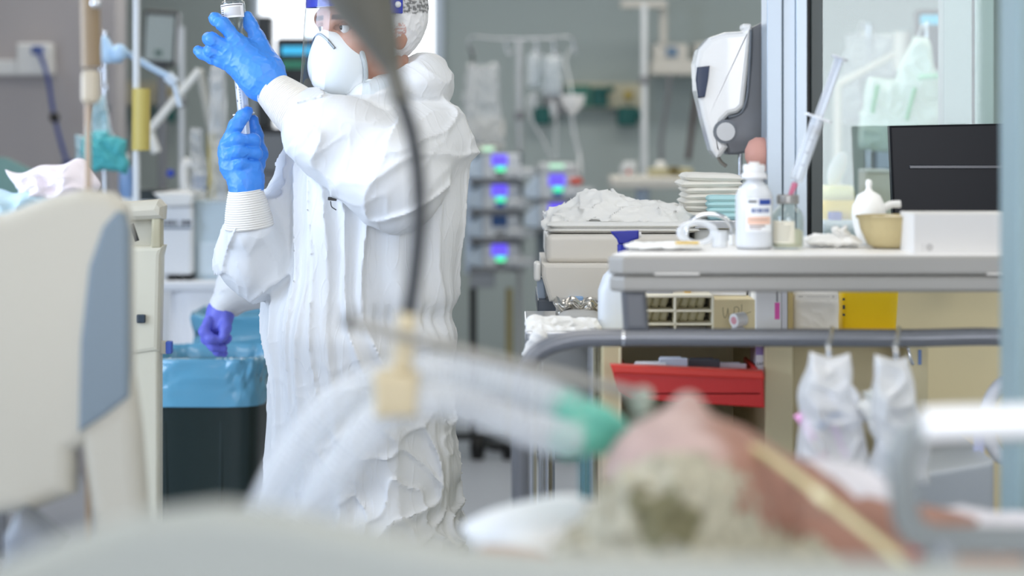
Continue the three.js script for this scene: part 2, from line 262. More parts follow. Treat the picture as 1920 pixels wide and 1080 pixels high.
function stand(label, px, top, d, r, m, hooks, bottom = 0) {
  thing('drip_stand', label, 'stand', (g) => {
    const a = P(px, top, d);
    part('pole', rod(V(a.x, bottom || 0.06, a.z), a, r), m, g);
    part('collar', rod(P(px, top + 135, d), P(px, top + 150, d), r * 1.8), M.grey, g);
    if (hooks) for (const [hx, hy] of hooks) { const q = P(hx, hy, d); part('hook', sweep([a.clone(), V((a.x + q.x) / 2, a.y + 0.004, a.z), V(q.x, q.y + 0.02, q.z), V(q.x + 0.012, q.y - 0.05, q.z), V(q.x + 0.03, q.y - 0.03, q.z)], 0.005, 30, 8), M.steel, g); }
    if (!bottom) { const br = r < 0.0125 ? 0.09 : 0.16; part('base', lathe([[0, 0.05], [0.03, 0.08], [0.03, 0.05], [br, 0.03], [br, 0.0], [0, 0]], a.x, 0, a.z), M.dark, g); }
  });
}
stand('steel drip stand with hooks and drip bags, behind the pumps', 974, 74, 9.75, 0.014, mat(0xc6c9cb, 0.35, { metalness: 0.5 }), [[880, 80], [950, 82], [1004, 84], [1036, 84], [1072, 80]]);
stand('tall white pole beside the far wall socket', 1208, 8, 10, 0.014, mat(0xe4e8ea, 0.35), null);
function dripBag(l, t, r, b, d, label, tube, c = 0xe8eef2) {
  thing('drip_bag', label, 'drip bag', (g) => {
    const p = P((l + r) / 2, (t + b) / 2, d), w = (r - l) * S(d), h = (b - t) * S(d);
    part('bag', at(puff(w, h, 0.05, { crease: 0.006, f: 14, seed: l }), p), milky(c, 0.6, 0.25), g);
    part('hanger', rod(P((l + r) / 2, t, d), P((l + r) / 2, t - 12, d), 0.006), M.tube, g);
    part('drip_chamber', lathe([[0.001, 0], [0.006, 0.01], [0.012, 0.02], [0.012, 0.07], [0.005, 0.08], [0.001, 0.085]], p.x, p.y - h / 2 - 0.1, p.z), M.tube, g);
    part('line', sweep([V(p.x, p.y - h / 2 - 0.02, p.z), ...tube.map(([x, y]) => P(x, y, d - 0.03))], 0.006, 40, 8), M.tube, g);
  }, 'drip bags');
}
dripBag(990, 100, 1014, 165, 9.6, 'left drip bag of the three on the far stand', [[990, 190], [1000, 230], [1020, 265], [1034, 300]]);
dripBag(1018, 104, 1054, 180, 9.55, 'large middle drip bag hanging on the far stand', [[1042, 210], [1042, 250], [1042, 300]]);
thing('drip_funnel', 'white funnel-shaped drip set hanging right of the drip bags', 'drip set', (g) => {
  const p = P(1074, 195, 9.5);
  part('cup', lathe([[0.004, -0.05], [0.012, -0.045], [0.05, 0.0], [0.055, 0.04], [0.05, 0.04], [0.045, 0.005], [0.004, -0.04]], p.x, p.y, p.z), milky(0xffffff, 0.4), g);
  part('rib', [box(0.1, 0.006, 0.006, p.x, p.y + 0.03, p.z), box(0.006, 0.07, 0.006, p.x - 0.02, p.y, p.z), box(0.006, 0.07, 0.006, p.x + 0.02, p.y, p.z)], M.white, g);
  part('hanger', sweep([P(1074, 185, 9.5), P(1068, 150, 9.55), P(1060, 115, 9.6), P(1070, 90, 9.7)], 0.005, 30, 8), M.tube, g);
  part('line', sweep([P(1072, 215, 9.5), P(1076, 250, 9.5), P(1086, 290, 9.5), P(1088, 330, 9.4)], 0.009, 40, 8), M.tube, g);
});
thing('fluid_bag', 'large clear bag with white sheet hanging behind the shoulder', 'bag', (g) => {
  const p = P(903, 195, 9.6); part('bag', at(puff(0.20, 0.36, 0.05, { crease: 0.012, f: 12, seed: 3, taper: 0.72 }), p), M.bag, g);
  part('insert', at(puff(0.19, 0.14, 0.03, { crease: 0.008, f: 15 }), P(905, 250, 9.62)), mat(0xd9d9d4, 0.7), g);
  part('hanger', sweep([P(886, 128, 9.6), P(886, 105, 9.65), P(880, 86, 9.72)], 0.006, 20, 8), M.rubber, g); part('line', rod(P(890, 120, 9.55), P(880, 210, 9.55), 0.01), M.tube, g);
});
thing('wall_socket_rail', 'cream gas outlet rail with green couplings on back wall', 'wall rail', (g) => {
  part('rail', fbox(1060, 155, 1206, 202, 10.9, 0.1, 0.006), mat(0xcfcbb2, 0.5), g);
  part('cover_plate', fbox(1062, 160, 1108, 200, 10.87, 0.03), mat(0x3c7d70, 0.5), g); part('outlet', fbox(1110, 163, 1140, 200, 10.85, 0.06, 0.01), M.teal, g); part('outlet_lever', rod(P(1130, 172, 10.82), P(1150, 165, 10.8), 0.016), M.teal, g);
  part('outlet', fbox(1000, 200, 1032, 234, 10.86, 0.08, 0.015), M.teal, g); part('outlet', fbox(1158, 200, 1196, 236, 10.86, 0.08, 0.015), M.teal, g); part('outlet_lever', rod(P(1190, 210, 10.82), P(1208, 222, 10.8), 0.016), M.teal, g);
  part('dial', rod(P(1178, 178, 10.9), P(1178, 178, 10.84), 0.022), mat(0xb49b2c, 0.4), g); part('bracket', fbox(1020, 165, 1064, 215, 10.92, 0.06), M.grey, g);
});
thing('wall_console', 'white wall console with small box at upper right', 'console', (g) => {
  part('rail', fbox(1222, 112, 1440, 140, 10.6, 0.35, 0.01), M.offwhite, g); part('box', fbox(1226, 82, 1290, 114, 10.6, 0.2, 0.01), M.offwhite, g); part('socket', fbox(1250, 88, 1270, 106, 10.58, 0.02), mat(0x6f8aa6, 0.5), g);
  part('box', fbox(1304, 80, 1370, 114, 10.6, 0.2, 0.01), M.offwhite, g);
  part('arm', [rod(P(1244, 84, 10.6), P(1244, 6, 10.6), 0.02), fbox(1165, 0, 1250, 14, 10.5, 0.1)], M.offwhite, g);
  part('cable', sweep([P(1256, 140, 10.58), P(1250, 200, 10.58), P(1240, 260, 10.58), P(1240, 300, 10.58)], 0.012, 20, 8), M.grey, g); part('cable', sweep([P(1310, 140, 10.58), P(1300, 220, 10.58), P(1290, 300, 10.58)], 0.014, 20, 8), mat(0x5a4a4a, 0.6), g);
});
thing('overbed_table', 'white overbed table against the far grey wall', 'table', (g) => {
  part('top', fbox(1148, 332, 1320, 354, 9.0, 0.4, 0.015), M.offwhite, g); const b = P(1205, 354, 9.2); part('column', rod(b, V(b.x, 0.05, b.z), 0.03), mat(0xb8c8da, 0.4), g); part('foot', box(0.5, 0.06, 0.08, b.x, 0.03, b.z, 0.02), M.grey, g);
});
thing('instrument_tray', 'shallow tan tray on the far white table', 'tray', (g) => { part('tray', fbox(1218, 316, 1300, 331, 9.1, 0.2, 0.01), mat(0xbcb590, 0.5), g); part('content', [fbox(1255, 313, 1275, 326, 9.08, 0.1, 0.01)], mat(0x6b5e30, 0.6), g); part('cap', at(new THREE.SphereGeometry(0.025, 16, 12), P(1238, 312, 9.2)), M.white, g); });
thing('wipe_dispenser', 'small white dispenser with red dot on far white table', 'dispenser', (g) => { const p = P(1178, 331, 9.1); part('body', loft([[V(p.x, p.y, p.z), 0.035, 0.03, 4], [V(p.x, p.y + 0.04, p.z), 0.035, 0.03, 4], [V(p.x + 0.01, p.y + 0.065, p.z), 0.026, 0.025, 3]]), mat(0xcfd2d2, 0.4), g); part('button', at(new THREE.SphereGeometry(0.008, 10, 8), V(p.x, p.y + 0.02, p.z + 0.031)), orange, g); });
// behind the glass and the window side
function screen(label, l, t, r, b, d, face, m, tilt = 0, foot = true) {
  thing('patient_monitor', label, 'monitor', (g) => {
    const p = P((l + r) / 2, (t + b) / 2, d), w = (r - l) * S(d), h = (b - t) * S(d);
    const cs = part('casing', at(turned(box(w, h, 0.07, 0, 0, 0, 0.012), 0, 0, tilt), p), M.dark, g);
    part('screen', at(turned(box(w * 0.84, h * 0.82, 0.006, 0, 0, 0.036, 0.002), 0, 0, tilt), p), m, cs);
    if (face) for (const [a, c, e, f, cc] of face) part('trace', at(turned(box(w * (e - a), h * (f - c), 0.004, w * ((a + e) / 2 - 0.5), h * (0.5 - (c + f) / 2), 0.041, 0), 0, 0, tilt), p), glow(cc, 1), cs);
    if (foot) { part('arm', rod(V(p.x, p.y - h / 2, p.z - 0.03), V(p.x, 0.05, p.z - 0.05), 0.02), M.grey, g); part('foot', box(0.35, 0.05, 0.35, p.x, 0.025, p.z - 0.05, 0.02), M.grey, g); }
  });
}
screen('dark bedside monitor with cyan line behind the raised visor', 520, 72, 606, 176, 8.2, [[0.12, 0.15, 0.9, 0.3, 0x38c8ff], [0.12, 0.4, 0.6, 0.55, 0x0c6b52]], mat(0x0b1115, 0.2));
screen('wall monitor with pale grey screen at upper left', 270, 20, 334, 124, 8.5, [[0.4, 0.72, 0.6, 0.82, 0x2a4a40]], mat(0xa9b4b2, 0.4), -0.06);
screen('dark monitor with cyan bar seen through the glass', 1716, 18, 1772, 130, 7.2, [[0.1, 0.1, 0.9, 0.26, 0x3fb6d8]], mat(0x2b363e, 0.3));
screen('small pale monitor through the glass beside black monitor', 1636, 275, 1672, 322, 8, null, mat(0xb8c6d8, 0.3));
thing('monitor_cart', 'grey equipment console below the bright window', 'console', (g) => { part('top', fbox(474, 240, 560, 248, 8.8, 0.4), M.dark, g); part('body', fbox(480, 248, 556, 324, 8.82, 0.36, 0.01), mat(0x8b9096, 0.5), g); part('drawer', fbox(484, 326, 552, 352, 8.8, 0.3), M.grey, g); const b = P(518, 352, 8.95); part('pedestal', box(0.12, b.y - 0.03, 0.2, b.x, b.y / 2, b.z), M.grey, g); part('side_screen', fbox(481, 30, 508, 240, 8.9, 0.12, 0.01), mat(0x33383a, 0.5), g); });
function hangBag(label, pts, d, m, stripes, cat = 'bag') {
  thing('supply_bag', label, cat, (g) => {
    part('bag', pts.map(([x, y, w, h, c, s]) => at(puff(w * S(d), h * S(d), 0.07, { crease: 0.014, f: 9, seed: x, taper: s || 1, n: 36 }), P(x, y, d))), m, g);
    for (const [a, b, w, c] of stripes || []) part('stripe', sweep([P(...a, d - 0.045), P((a[0] + b[0]) / 2, (a[1] + b[1]) / 2, d - 0.05), P(...b, d - 0.045)], w * S(d), 20, 8), c, g);
    const [x, y, , h] = pts[0]; part('hook', sweep([P(x, y - h / 2 + 4, d), P(x + 3, y - h / 2 - 12, d), P(x + 10, y - h / 2 - 24, d), P(x + 14, y - h / 2 - 10, d)], 0.004, 20, 8), M.steel, g);
  });
}
const greenPlastic = mat(0x3aa866, 0.5);
hangBag('clear bag of green striped packs hanging behind the glass', [[1722, 130, 110, 120, 0, 0.25], [1690, 195, 150, 100, 0, 0.9], [1672, 250, 130, 70, 0, 0.9]], 6, milky(0xeaf6ee, 0.35, 0.4), [[[1646, 160], [1636, 212], 4, greenPlastic], [[1716, 165], [1700, 225], 4, greenPlastic], [[1722, 145], [1768, 142], 5, mat(0x9ed6b4, 0.5)]]);
hangBag('bunch of clear white bags on a pole behind the glass', [[1608, 110, 62, 90, 0, 0.6], [1660, 105, 66, 80, 0, 0.8], [1595, 185, 50, 90, 0, 0.9]], 7.5, M.bag);
stand('thin pole carrying the green striped bag behind glass', 1738, 40, 6.05, 0.006, M.steel, null);
stand('thin grey pole behind the glass with hanging bags', 1630, 45, 7.6, 0.014, M.steel, null);
thing('lamp_arm', 'slanted white jointed arm behind the glass', 'arm', (g) => { part('bar', rod(P(1570, 160, 7.3), P(1690, 95, 7.3), 0.012), M.offwhite, g); part('bar', rod(P(1692, 60, 7.3), P(1692, 130, 7.3), 0.03), M.offwhite, g); const p = P(1570, 160, 7.3); part('post', rod(p, V(p.x, 0, p.z), 0.014), M.offwhite, g); });
thing('sharps_bin', 'yellow sharps bin with open white lid behind the glass', 'container', (g) => {
  const d = 5.3, p = P(1568, 412, d);
  part('tub', loft([[V(p.x, p.y, p.z), 0.04, 0.06, 5], [V(p.x, p.y + 0.05, p.z), 0.044, 0.065, 5]]), mat(0xf0c818, 0.4), g);
  part('upper_tub', loft([[V(p.x, p.y + 0.05, p.z), 0.043, 0.064, 5], [V(p.x, p.y + 0.085, p.z), 0.038, 0.055, 4]]), mat(0xf0e7a8, 0.4), g);
  part('lid', at(turned(new THREE.SphereGeometry(1, 24, 16).scale(0.022, 0.045, 0.008), 0, 0.3, -0.45), P(1570, 316, d)), M.white, g);
});
thing('back_cabinet', 'pale cabinet behind the glass carrying the yellow sharps bin', 'cabinet', (g) => { const p = P(1545, 413, 5.2), q = P(1720, 413, 5.2); part('body', box(q.x - p.x, p.y, 0.4, (p.x + q.x) / 2, p.y / 2, -5.4), mat(0xc9ced2, 0.5), g); part('blue_box', box(0.03, 0.02, 0.05, p.x + 0.03, p.y + 0.01, -5.23), mat(0x2038a0, 0.5), g); });
thing('foam_carton', 'small cream carton on the cabinet behind the glass', 'carton', (g) => { part('carton', fbox(1624, 322, 1672, 413, 5.35, 0.12), M.offwhite, g); part('flap', fbox(1624, 318, 1672, 324, 5.34, 0.12), M.white, g); });

// ---------------------------------------------------------------- left background
thing('wall_trunking', 'white wall trunking with socket box at far left', 'wall rail', (g) => { part('rail', fbox(-60, 112, 95, 141, 8.9, 0.1, 0.008), M.white, g); part('socket_box', fbox(30, 80, 94, 141, 8.87, 0.1, 0.012), M.white, g); part('socket', fbox(58, 86, 80, 102, 8.86, 0.02, 0.006), mat(0x4a62a0, 0.5), g); });
thing('gas_hose', 'dark blue gas hose drooping from the left socket', 'hose', (g) => { part('hose', sweep([P(72, 96, 8.84), P(88, 140, 8.8), P(100, 210, 8.8), P(112, 260, 8.8), P(126, 306, 8.8)], 0.009, 40, 8), mat(0x3c4f94, 0.5), g); part('joint', at(new THREE.SphereGeometry(0.022, 14, 10), P(102, 220, 8.78)), M.black, g); part('coupling', [fbox(114, 300, 142, 320, 8.78, 0.06, 0.02)], mat(0x20356c, 0.5), g); });
thing('wall_socket_rail', 'cream gas outlet rail behind the yellow sleeved pole', 'wall rail', (g) => {
  part('rail', fbox(195, 152, 335, 196, 10.8, 0.1, 0.006), mat(0xc6c2ac, 0.5), g); part('outlet', fbox(202, 198, 236, 230, 10.8, 0.08, 0.015), M.teal, g); part('outlet', fbox(288, 198, 326, 230, 10.8, 0.08, 0.015), M.teal, g);
  for (const [x, y] of [[201, 168], [210, 185], [222, 190], [301, 172], [318, 184], [310, 160]]) part('knob', at(new THREE.SphereGeometry(0.012, 14, 10), P(x, y, 10.74)), M.chrome, g); part('dial', rod(P(310, 176, 10.8), P(310, 176, 10.75), 0.025), mat(0xa08a2c, 0.4), g);
});
thing('drip_stand', 'brown rubber-sleeved pole standing by the beige bed', 'stand', (g) => {
  const d = 2.75, a = P(165, 352, d);
  part('sleeve', rod(P(172, 126, d), P(168, -30, d), 19 * S(d), 18 * S(d)), mat(0x8e7a5e, 0.5), g); part('collar', [fbox(150, 130, 182, 195, d - 0.015, 0.03, 0.008)], mat(0xc4b9a4, 0.45), g);
  part('pole', rod(V(a.x, 0.03, a.z), P(165, 135, d), 6 * S(d)), mat(0xb29c84, 0.4), g); part('knob', at(new THREE.SphereGeometry(0.007, 14, 10), P(180, 6, d - 0.02)), M.chrome, g); part('foot', box(0.3, 0.03, 0.3, a.x, 0.015, a.z, 0.01), M.grey, g);
});
thing('drip_stand', 'white pole with yellow sleeve behind the beige bed', 'stand', (g) => {
  const d = 5.75, a = P(256, 300, d);
  part('pole', rod(V(a.x, 0.03, a.z), P(256, -20, d), 7 * S(d)), mat(0xd8dcdc, 0.35), g); part('sleeve', rod(P(264, 282, d), P(265, 166, d), 17 * S(d)), mat(0xc9b763, 0.45), g); part('foot', box(0.3, 0.03, 0.3, a.x, 0.015, a.z, 0.01), M.grey, g);
});
stand('thin pale pole left of the raised blue glove', 341, 50, 8.1, 0.011, mat(0xd5dade, 0.35), null);
thing('breathing_circuit', 'pale blue breathing connector and hose at upper left', 'hose', (g) => {
  const m = mat(0xb9d8f2, 0.35);
  part('mask', loft([[P(198, 118, 6), 0.05, 0.04], [P(198, 100, 6), 0.03, 0.03], [P(196, 80, 6), 0.02, 0.02], [P(194, 68, 6), 0.012, 0.012]]), m, g); part('bracket', rod(P(198, 100, 6.02), P(197, 100, 6.32), 0.006), M.steel, g); part('connector', [rod(P(205, 100, 6), P(235, 96, 6), 0.02, 0.014), at(new THREE.SphereGeometry(0.024, 16, 12), P(224, 98, 5.98))], m, g);
  part('hose', sweep([P(236, 98, 6), P(260, 112, 6), P(290, 130, 6), P(318, 144, 6)], (t, l) => 0.010 + 0.0012 * Math.sin(l * 500), 120, 10), mat(0xb4cbe0, 0.4), g); part('end_valve', [rod(P(314, 142, 6), P(328, 156, 6), 0.016), rod(P(325, 152, 6), P(338, 200, 6), 0.008)], mat(0xcfdce8, 0.4), g);
});
thing('jointed_arm', 'white jointed support arm left of the lower glove', 'arm', (g) => { const m = mat(0xd7d9d6, 0.4); part('upper_bar', rod(P(279, 246, 6.98), P(374, 132, 6.98), 0.014), m, g); part('lower_bar', rod(P(279, 246, 6.98), P(293, 286, 6.98), 0.017), m, g); part('joint', at(new THREE.SphereGeometry(0.02, 16, 12), P(279, 246, 6.98)), m, g); part('rear_bar', rod(P(374, 132, 6.98), P(398, 250, 7.04), 0.014), mat(0xb6b6ae, 0.4), g); const q = P(398, 250, 7.04); part('post', rod(q, V(q.x, 0, q.z), 0.016), mat(0xb3a45a, 0.5), g); });
stand('grey pole carrying the teal packs and breathing hose', 197, 60, 6.32, 0.01, M.steel, [[188, 178], [200, 72]]);
hangBag('clear bag with teal wrappings hanging beside the brown pole', [[188, 235, 70, 110, 0, 0.25], [182, 285, 100, 60, 0, 0.8]], 6.2, milky(0xd4ecf2, 0.6, 0.25));
thing('wrapped_set', 'teal wrapped set inside the hanging clear bag', 'pack', (g) => { part('pack', at(puff(0.13, 0.1, 0.05, { crease: 0.012, f: 16, seed: 5 }), P(196, 290, 6.15)), mat(0x4db0b4, 0.6), g); part('fold', at(puff(0.06, 0.04, 0.03, { crease: 0.008, f: 22, seed: 2 }), P(182, 258, 6.15)), mat(0x6fc2c6, 0.6), g); });
hangBag('long clear film curtain of tubing left of lower glove', [[408, 250, 34, 260, 0, 0.9], [372, 300, 30, 120, 0, 0.8]], 6.5, M.bag);
thing('blue_canister', 'blue and white suction canister below the white arm', 'canister', (g) => { const p = P(378, 352, 7.15); part('body', loft([[V(p.x, p.y - 0.04, p.z), 0.03, 0.03], [V(p.x, p.y + 0.04, p.z), 0.034, 0.034]]), mat(0x37679c, 0.35), g); part('lid', loft([[V(p.x, p.y + 0.04, p.z), 0.037, 0.037], [V(p.x, p.y + 0.055, p.z), 0.034, 0.034]]), M.white, g); part('hose', sweep([P(372, 310, 7.12), P(350, 305, 7.12), P(346, 340, 7.12), P(352, 362, 7.12)], 0.018, 40, 10), M.white, g); part('knob', at(new THREE.SphereGeometry(0.014, 14, 10), P(320, 325, 7.1)), mat(0x2244b0, 0.4), g); });
thing('equipment_table', 'pale equipment table behind the white machine', 'table', (g) => { const a = P(230, 372, 7.1), b = P(470, 372, 7.1); part('top', box(b.x - a.x, 0.03, 0.6, (a.x + b.x) / 2, a.y - 0.015, -7.35), mat(0xcfd8dc, 0.4), g); part('body', box(b.x - a.x - 0.05, a.y - 0.05, 0.5, (a.x + b.x) / 2, (a.y - 0.03) / 2, -7.38), mat(0xd6dade, 0.5), g); });
thing('blue_bottle', 'pale blue clear bottle by the yellow sleeved pole', 'bottle', (g) => { const p = P(236, 372, 7.15); part('body', lathe([[0, 0], [0.022, 0], [0.024, 0.06], [0.022, 0.1], [0.01, 0.12], [0.01, 0.135], [0, 0.135]], p.x, p.y, p.z), milky(0xa9cdf6, 0.5, 0.2), g); part('cap', rod(V(p.x, p.y + 0.13, p.z), V(p.x, p.y + 0.15, p.z), 0.012), M.white, g); });
thing('green_screen', 'teal green folding screen panel at far left edge', 'screen', (g) => { part('panel', slab([[-80, 560], [-80, 290], [10, 296], [60, 320], [95, 352], [100, 560]], 7.2, 0.04), mat(0x6f9490, 0.6), g); const p = P(0, 560, 7.2); part('leg', rod(V(p.x, 0, -7.22), V(p.x, p.y + 0.02, -7.22), 0.02), M.grey, g); });
thing('bed_pillow', 'crumpled pink and white bedding behind beige headboard', 'bedding', (g) => { part('sheet', at(puff(0.13, 0.09, 0.1, { crease: 0.02, f: 16, seed: 4 }), P(100, 362, 3.4)), mat(0xefe6ea, 0.9), g); part('blanket', at(puff(0.16, 0.06, 0.1, { crease: 0.015, f: 14, seed: 9 }), P(30, 388, 3.4)), mat(0xbcd7e2, 0.9), g); part('pink_fold', at(puff(0.05, 0.04, 0.05, { crease: 0.01, f: 22 }), P(112, 346, 3.42)), mat(0xcf9a9c, 0.9), g); });

// ---------------------------------------------------------------- beds, machine and bins on the left
thing('hospital_bed', 'near beige bed headboard with slate blue inset at left', 'bed', (g) => {
  const d = 2.5;
  const hd = part('headboard', slab([[-400, 420], [-150, 415], [0, 402], [80, 372], [150, 356], [205, 362], [232, 385], [240, 420], [243, 700], [258, 800], [272, 985], [276, 1300], [180, 1300], [172, 990], [150, 840], [136, 850], [134, 930], [60, 960], [-60, 975], [-400, 975]], d, 0.055, 0.018), M.beige, g);
  part('inset', slab([[146, 812], [150, 640], [166, 500], [192, 425], [218, 396], [232, 400], [238, 430], [240, 745], [195, 780]], d - 0.006, 0.03, 0.005), mat(0x77858e, 0.5), hd, 'slate blue inset panel');
  part('bumper', slab([[0, 1010], [30, 960], [110, 1020], [70, 1075], [0, 1075]], d - 0.05, 0.08, 0.02), mat(0x80858b, 0.5), g, 'grey corner bumper');
  const p = P(225, 1300, d); part('post', box(0.06, p.y, 0.05, p.x, p.y / 2, -d - 0.03, 0.01), M.beige, g); part('frame_bar', box(1.3, 0.06, 0.05, p.x - 0.65, 0.45, -d - 0.03, 0.01), M.grey, g); part('post', box(0.06, 0.75, 0.05, p.x - 1.2, 0.375, -d - 0.03, 0.01), M.beige, g);
  part('mattress', box(0.9, 0.16, 1.0, p.x - 0.77, P(0, 420, 3).y - 0.1, -3.1, 0.05), M.cotton, g); part('mattress_deck', box(0.85, 0.06, 1.0, p.x - 0.77, P(0, 420, 3).y - 0.22, -3.1, 0.02), M.grey, g);
  part('lift_column', box(0.3, P(0, 420, 3).y - 0.25, 0.3, p.x - 0.77, (P(0, 420, 3).y - 0.25) / 2, -3.1, 0.02), M.grey, g);
});
thing('bed_side_board', 'cream endboard of the bed behind near beige headboard', 'bed', (g) => {
  const d = 4.4;
  part('board', slab([[215, 462], [308, 460], [303, 480], [299, 660], [215, 672]], d, 0.05, 0.012), mat(0xd2cdb8, 0.45), g); part('grip_bar', slab([[215, 380], [296, 374], [308, 386], [306, 412], [215, 416]], d - 0.01, 0.06, 0.02), mat(0xc9c3b0, 0.45), g);
  part('inner_panel', slab([[215, 410], [300, 408], [300, 470], [215, 470]], d + 0.03, 0.02, 0.003), mat(0xbdb8a6, 0.5), g); part('side_rib', slab([[284, 408], [302, 408], [302, 466], [282, 466]], d, 0.04, 0.006), mat(0xb9b294, 0.5), g);
  part('catch', fbox(255, 590, 272, 606, d - 0.008, 0.012), mat(0x34414c, 0.4), g, 'dark catch'); part('strap', rod(P(246, 420, d - 0.02), P(257, 452, d - 0.02), 0.005), M.dark, g);
  const p = P(262, 660, d); part('post', box(0.08, p.y + 0.02, 0.05, p.x, p.y / 2, -d - 0.03, 0.01), mat(0xd2cdb8, 0.45), g); part('label_tag', fbox(296, 640, 318, 664, d + 0.02, 0.02), mat(0xd8d2c0, 0.5), g); part('blue_clip', fbox(310, 640, 322, 664, d + 0.015, 0.02), mat(0x4460b4, 0.4), g);
});
thing('equipment_tower', 'white medical machine with dark lettered band beside cream board', 'machine', (g) => {
  const d = 6.45;
  part('body', fbox(300, 386, 360, 516, d, 0.3, 0.012), mat(0xe6e8ea, 0.4), g);
  part('head', slab([[286, 362], [352, 360], [362, 364], [358, 386], [312, 388]], d - 0.02, 0.3, 0.008), M.white, g);
  const t = tex(256, 48, (c) => { c.fillStyle = '#dfe2e6'; c.fillRect(0, 0, 256, 48); c.fillStyle = '#6e7884'; c.fillRect(0, 34, 256, 12); c.fillStyle = '#1d2126'; for (const [x, w] of [[6, 22], [34, 6], [46, 24], [76, 26], [108, 10], [124, 14], [168, 34], [208, 40]]) c.fillRect(x, 8, w, 20); });
  const p = P(331, 420, d); part('name_band', new THREE.PlaneGeometry(58 * S(d), 20 * S(d)).translate(p.x, p.y, -d + 0.002), mat(0xffffff, 0.4, { map: t }), g, 'band of dark lettering');
  part('foot', fbox(312, 516, 332, 526, d, 0.1, 0.008), M.dark, g); part('foot', fbox(340, 516, 360, 526, d, 0.1, 0.008), M.dark, g); part('dark_tray', fbox(262, 356, 306, 376, d + 0.1, 0.2), mat(0x1e2a2a, 0.5), g);
});
thing('linen_trolley', 'white draped trolley behind the bins', 'trolley', (g) => { const a = P(296, 528, 6.4), b = P(520, 528, 6.4); part('top', box(b.x - a.x, 0.03, 0.5, (a.x + b.x) / 2, a.y - 0.015, -6.65, 0.008), mat(0xe3e6ea, 0.5), g); part('drape', loft([[V((a.x + b.x) / 2, 0.02, -6.65), 0.18, 0.24, 6], [V((a.x + b.x) / 2, 0.4, -6.65), 0.165, 0.25, 6], [V((a.x + b.x) / 2, a.y - 0.03, -6.65), 0.155, 0.24, 6]], 96, (q, t) => (1 - t) * 0.02 * Math.sin(q * 12)), mat(0xe8eaee, 0.8), g); });
thing('storage_cabinet', 'pale blue-grey cabinet under the lower blue glove', 'cabinet', (g) => { const a = P(364, 376, 6.5), b = P(470, 528, 6.5); part('body', box(b.x - a.x, a.y - b.y, 0.1, (a.x + b.x) / 2, (a.y + b.y) / 2, -6.55, 0.01), mat(0xc2d2da, 0.5), g); part('door', box(b.x - a.x - 0.03, 0.1, 0.01, (a.x + b.x) / 2, b.y + 0.07, -6.497, 0.003), mat(0xd2dfe6, 0.5), g); });
function bin(label, l, r, top, d, dark) {
  thing('waste_bin', label, 'bin', (g) => {
    const a = P(l, top, d), b = P(r, top, d), cx = (a.x + b.x) / 2, w = (b.x - a.x) / 2, y = a.y, z = -d - 0.16;
    const tub = part('tub', loft([[V(cx, 0.0, z), w * 0.82, 0.14, 6], [V(cx, 0.02, z), w * 0.84, 0.145, 6], [V(cx, y * 0.9, z), w * 0.965, 0.165, 6], [V(cx, y - 0.03, z), w * 0.97, 0.168, 6]], 72), dark, g);
    for (const s of [-0.55, 0.35]) part('rib', rod(V(cx + w * s * 0.85, 0.03, z + 0.147), V(cx + w * s, y * 0.84, z + 0.158), 0.006), dark, tub);
    const crinkle = (amp) => (q, t, c) => amp * (n3(Math.cos(q) * 3, t * 3 + l, Math.sin(q) * 3) + 0.6 * ridge(Math.cos(q) * 7, t * 4, Math.sin(q) * 7)) * Math.min(1, 0.3 + t);
    const R = []; for (let i = 0; i <= 14; i++) { const t = i / 14; R.push([V(cx, y - 0.11 + t * 0.11, z), w * (1.0 + 0.015 * Math.sin(t * 9)), 0.175, 5]); }
    R.push([V(cx, y + 0.004, z), w * 0.97, 0.168, 5]); for (let i = 1; i <= 4; i++) R.push([V(cx, y - i * 0.025, z), w * (0.94 - i * 0.012), 0.16 - i * 0.002, 5]);
    part('bin_liner', loft(R, 140, crinkle(0.006), false, false), mat(0x6cb2d2, 0.22, { transmission: 0.2, thickness: 0, clearcoat: 0.4 }), g, 'blue plastic liner folded over the rim');
  }, 'waste bins');
}
bin('black bin with blue plastic liner, nearest the beige bed', 256, 492, 674, 5.0, mat(0x0e2220, 0.35));
bin('black bin with blue liner behind the purple gloved hand', 356, 560, 592, 5.75, mat(0x0a0f10, 0.4));

// ---------------------------------------------------------------- drawer trolley, cabinet and what stands on them
thing('drawer_trolley', 'pale two-drawer trolley behind the overbed table', 'trolley', (g) => {
  const d = 4.1, m = mat(0xdcd8d0, 0.45), b = P(1008, 572, d), c = P(1296, 572, d);
  part('upper_box', fbox(1024, 440, 1292, 494, d, 0.36, 0.012), m, g); part('lower_box', slab([[1016, 494], [1294, 494], [1294, 566], [1030, 566], [1016, 520]], d - 0.02, 0.38, 0.008), m, g);
  part('side_clip', fbox(1001, 492, 1014, 528, d - 0.01, 0.06, 0.006), M.white, g); part('side_arm', slab([[1006, 520], [1020, 520], [1026, 580], [1010, 580]], d + 0.04, 0.04, 0.004), mat(0xb4c4d6, 0.4), g);
  part('frame', [box(c.x - b.x, 0.03, 0.36, (b.x + c.x) / 2, b.y - 0.005, -d - 0.18)], mat(0x4d5560, 0.4), g); part('blue_latch', fbox(1066, 556, 1094, 578, d - 0.03, 0.02), mat(0x8fb2dc, 0.4), g);
  for (const [x, z] of [[b.x + 0.02, -d - 0.03], [c.x - 0.02, -d - 0.03], [b.x + 0.02, -d - 0.33], [c.x - 0.02, -d - 0.33]]) part('leg', rod(V(x, 0.06, z), V(x, b.y, z), 0.014), M.steel, g);
  for (const [x, z] of [[b.x + 0.02, -d - 0.03], [c.x - 0.02, -d - 0.03], [b.x + 0.02, -d - 0.33], [c.x - 0.02, -d - 0.33]]) part('caster', rod(V(x - 0.012, 0.03, z), V(x + 0.012, 0.03, z), 0.03), M.black, g);
});
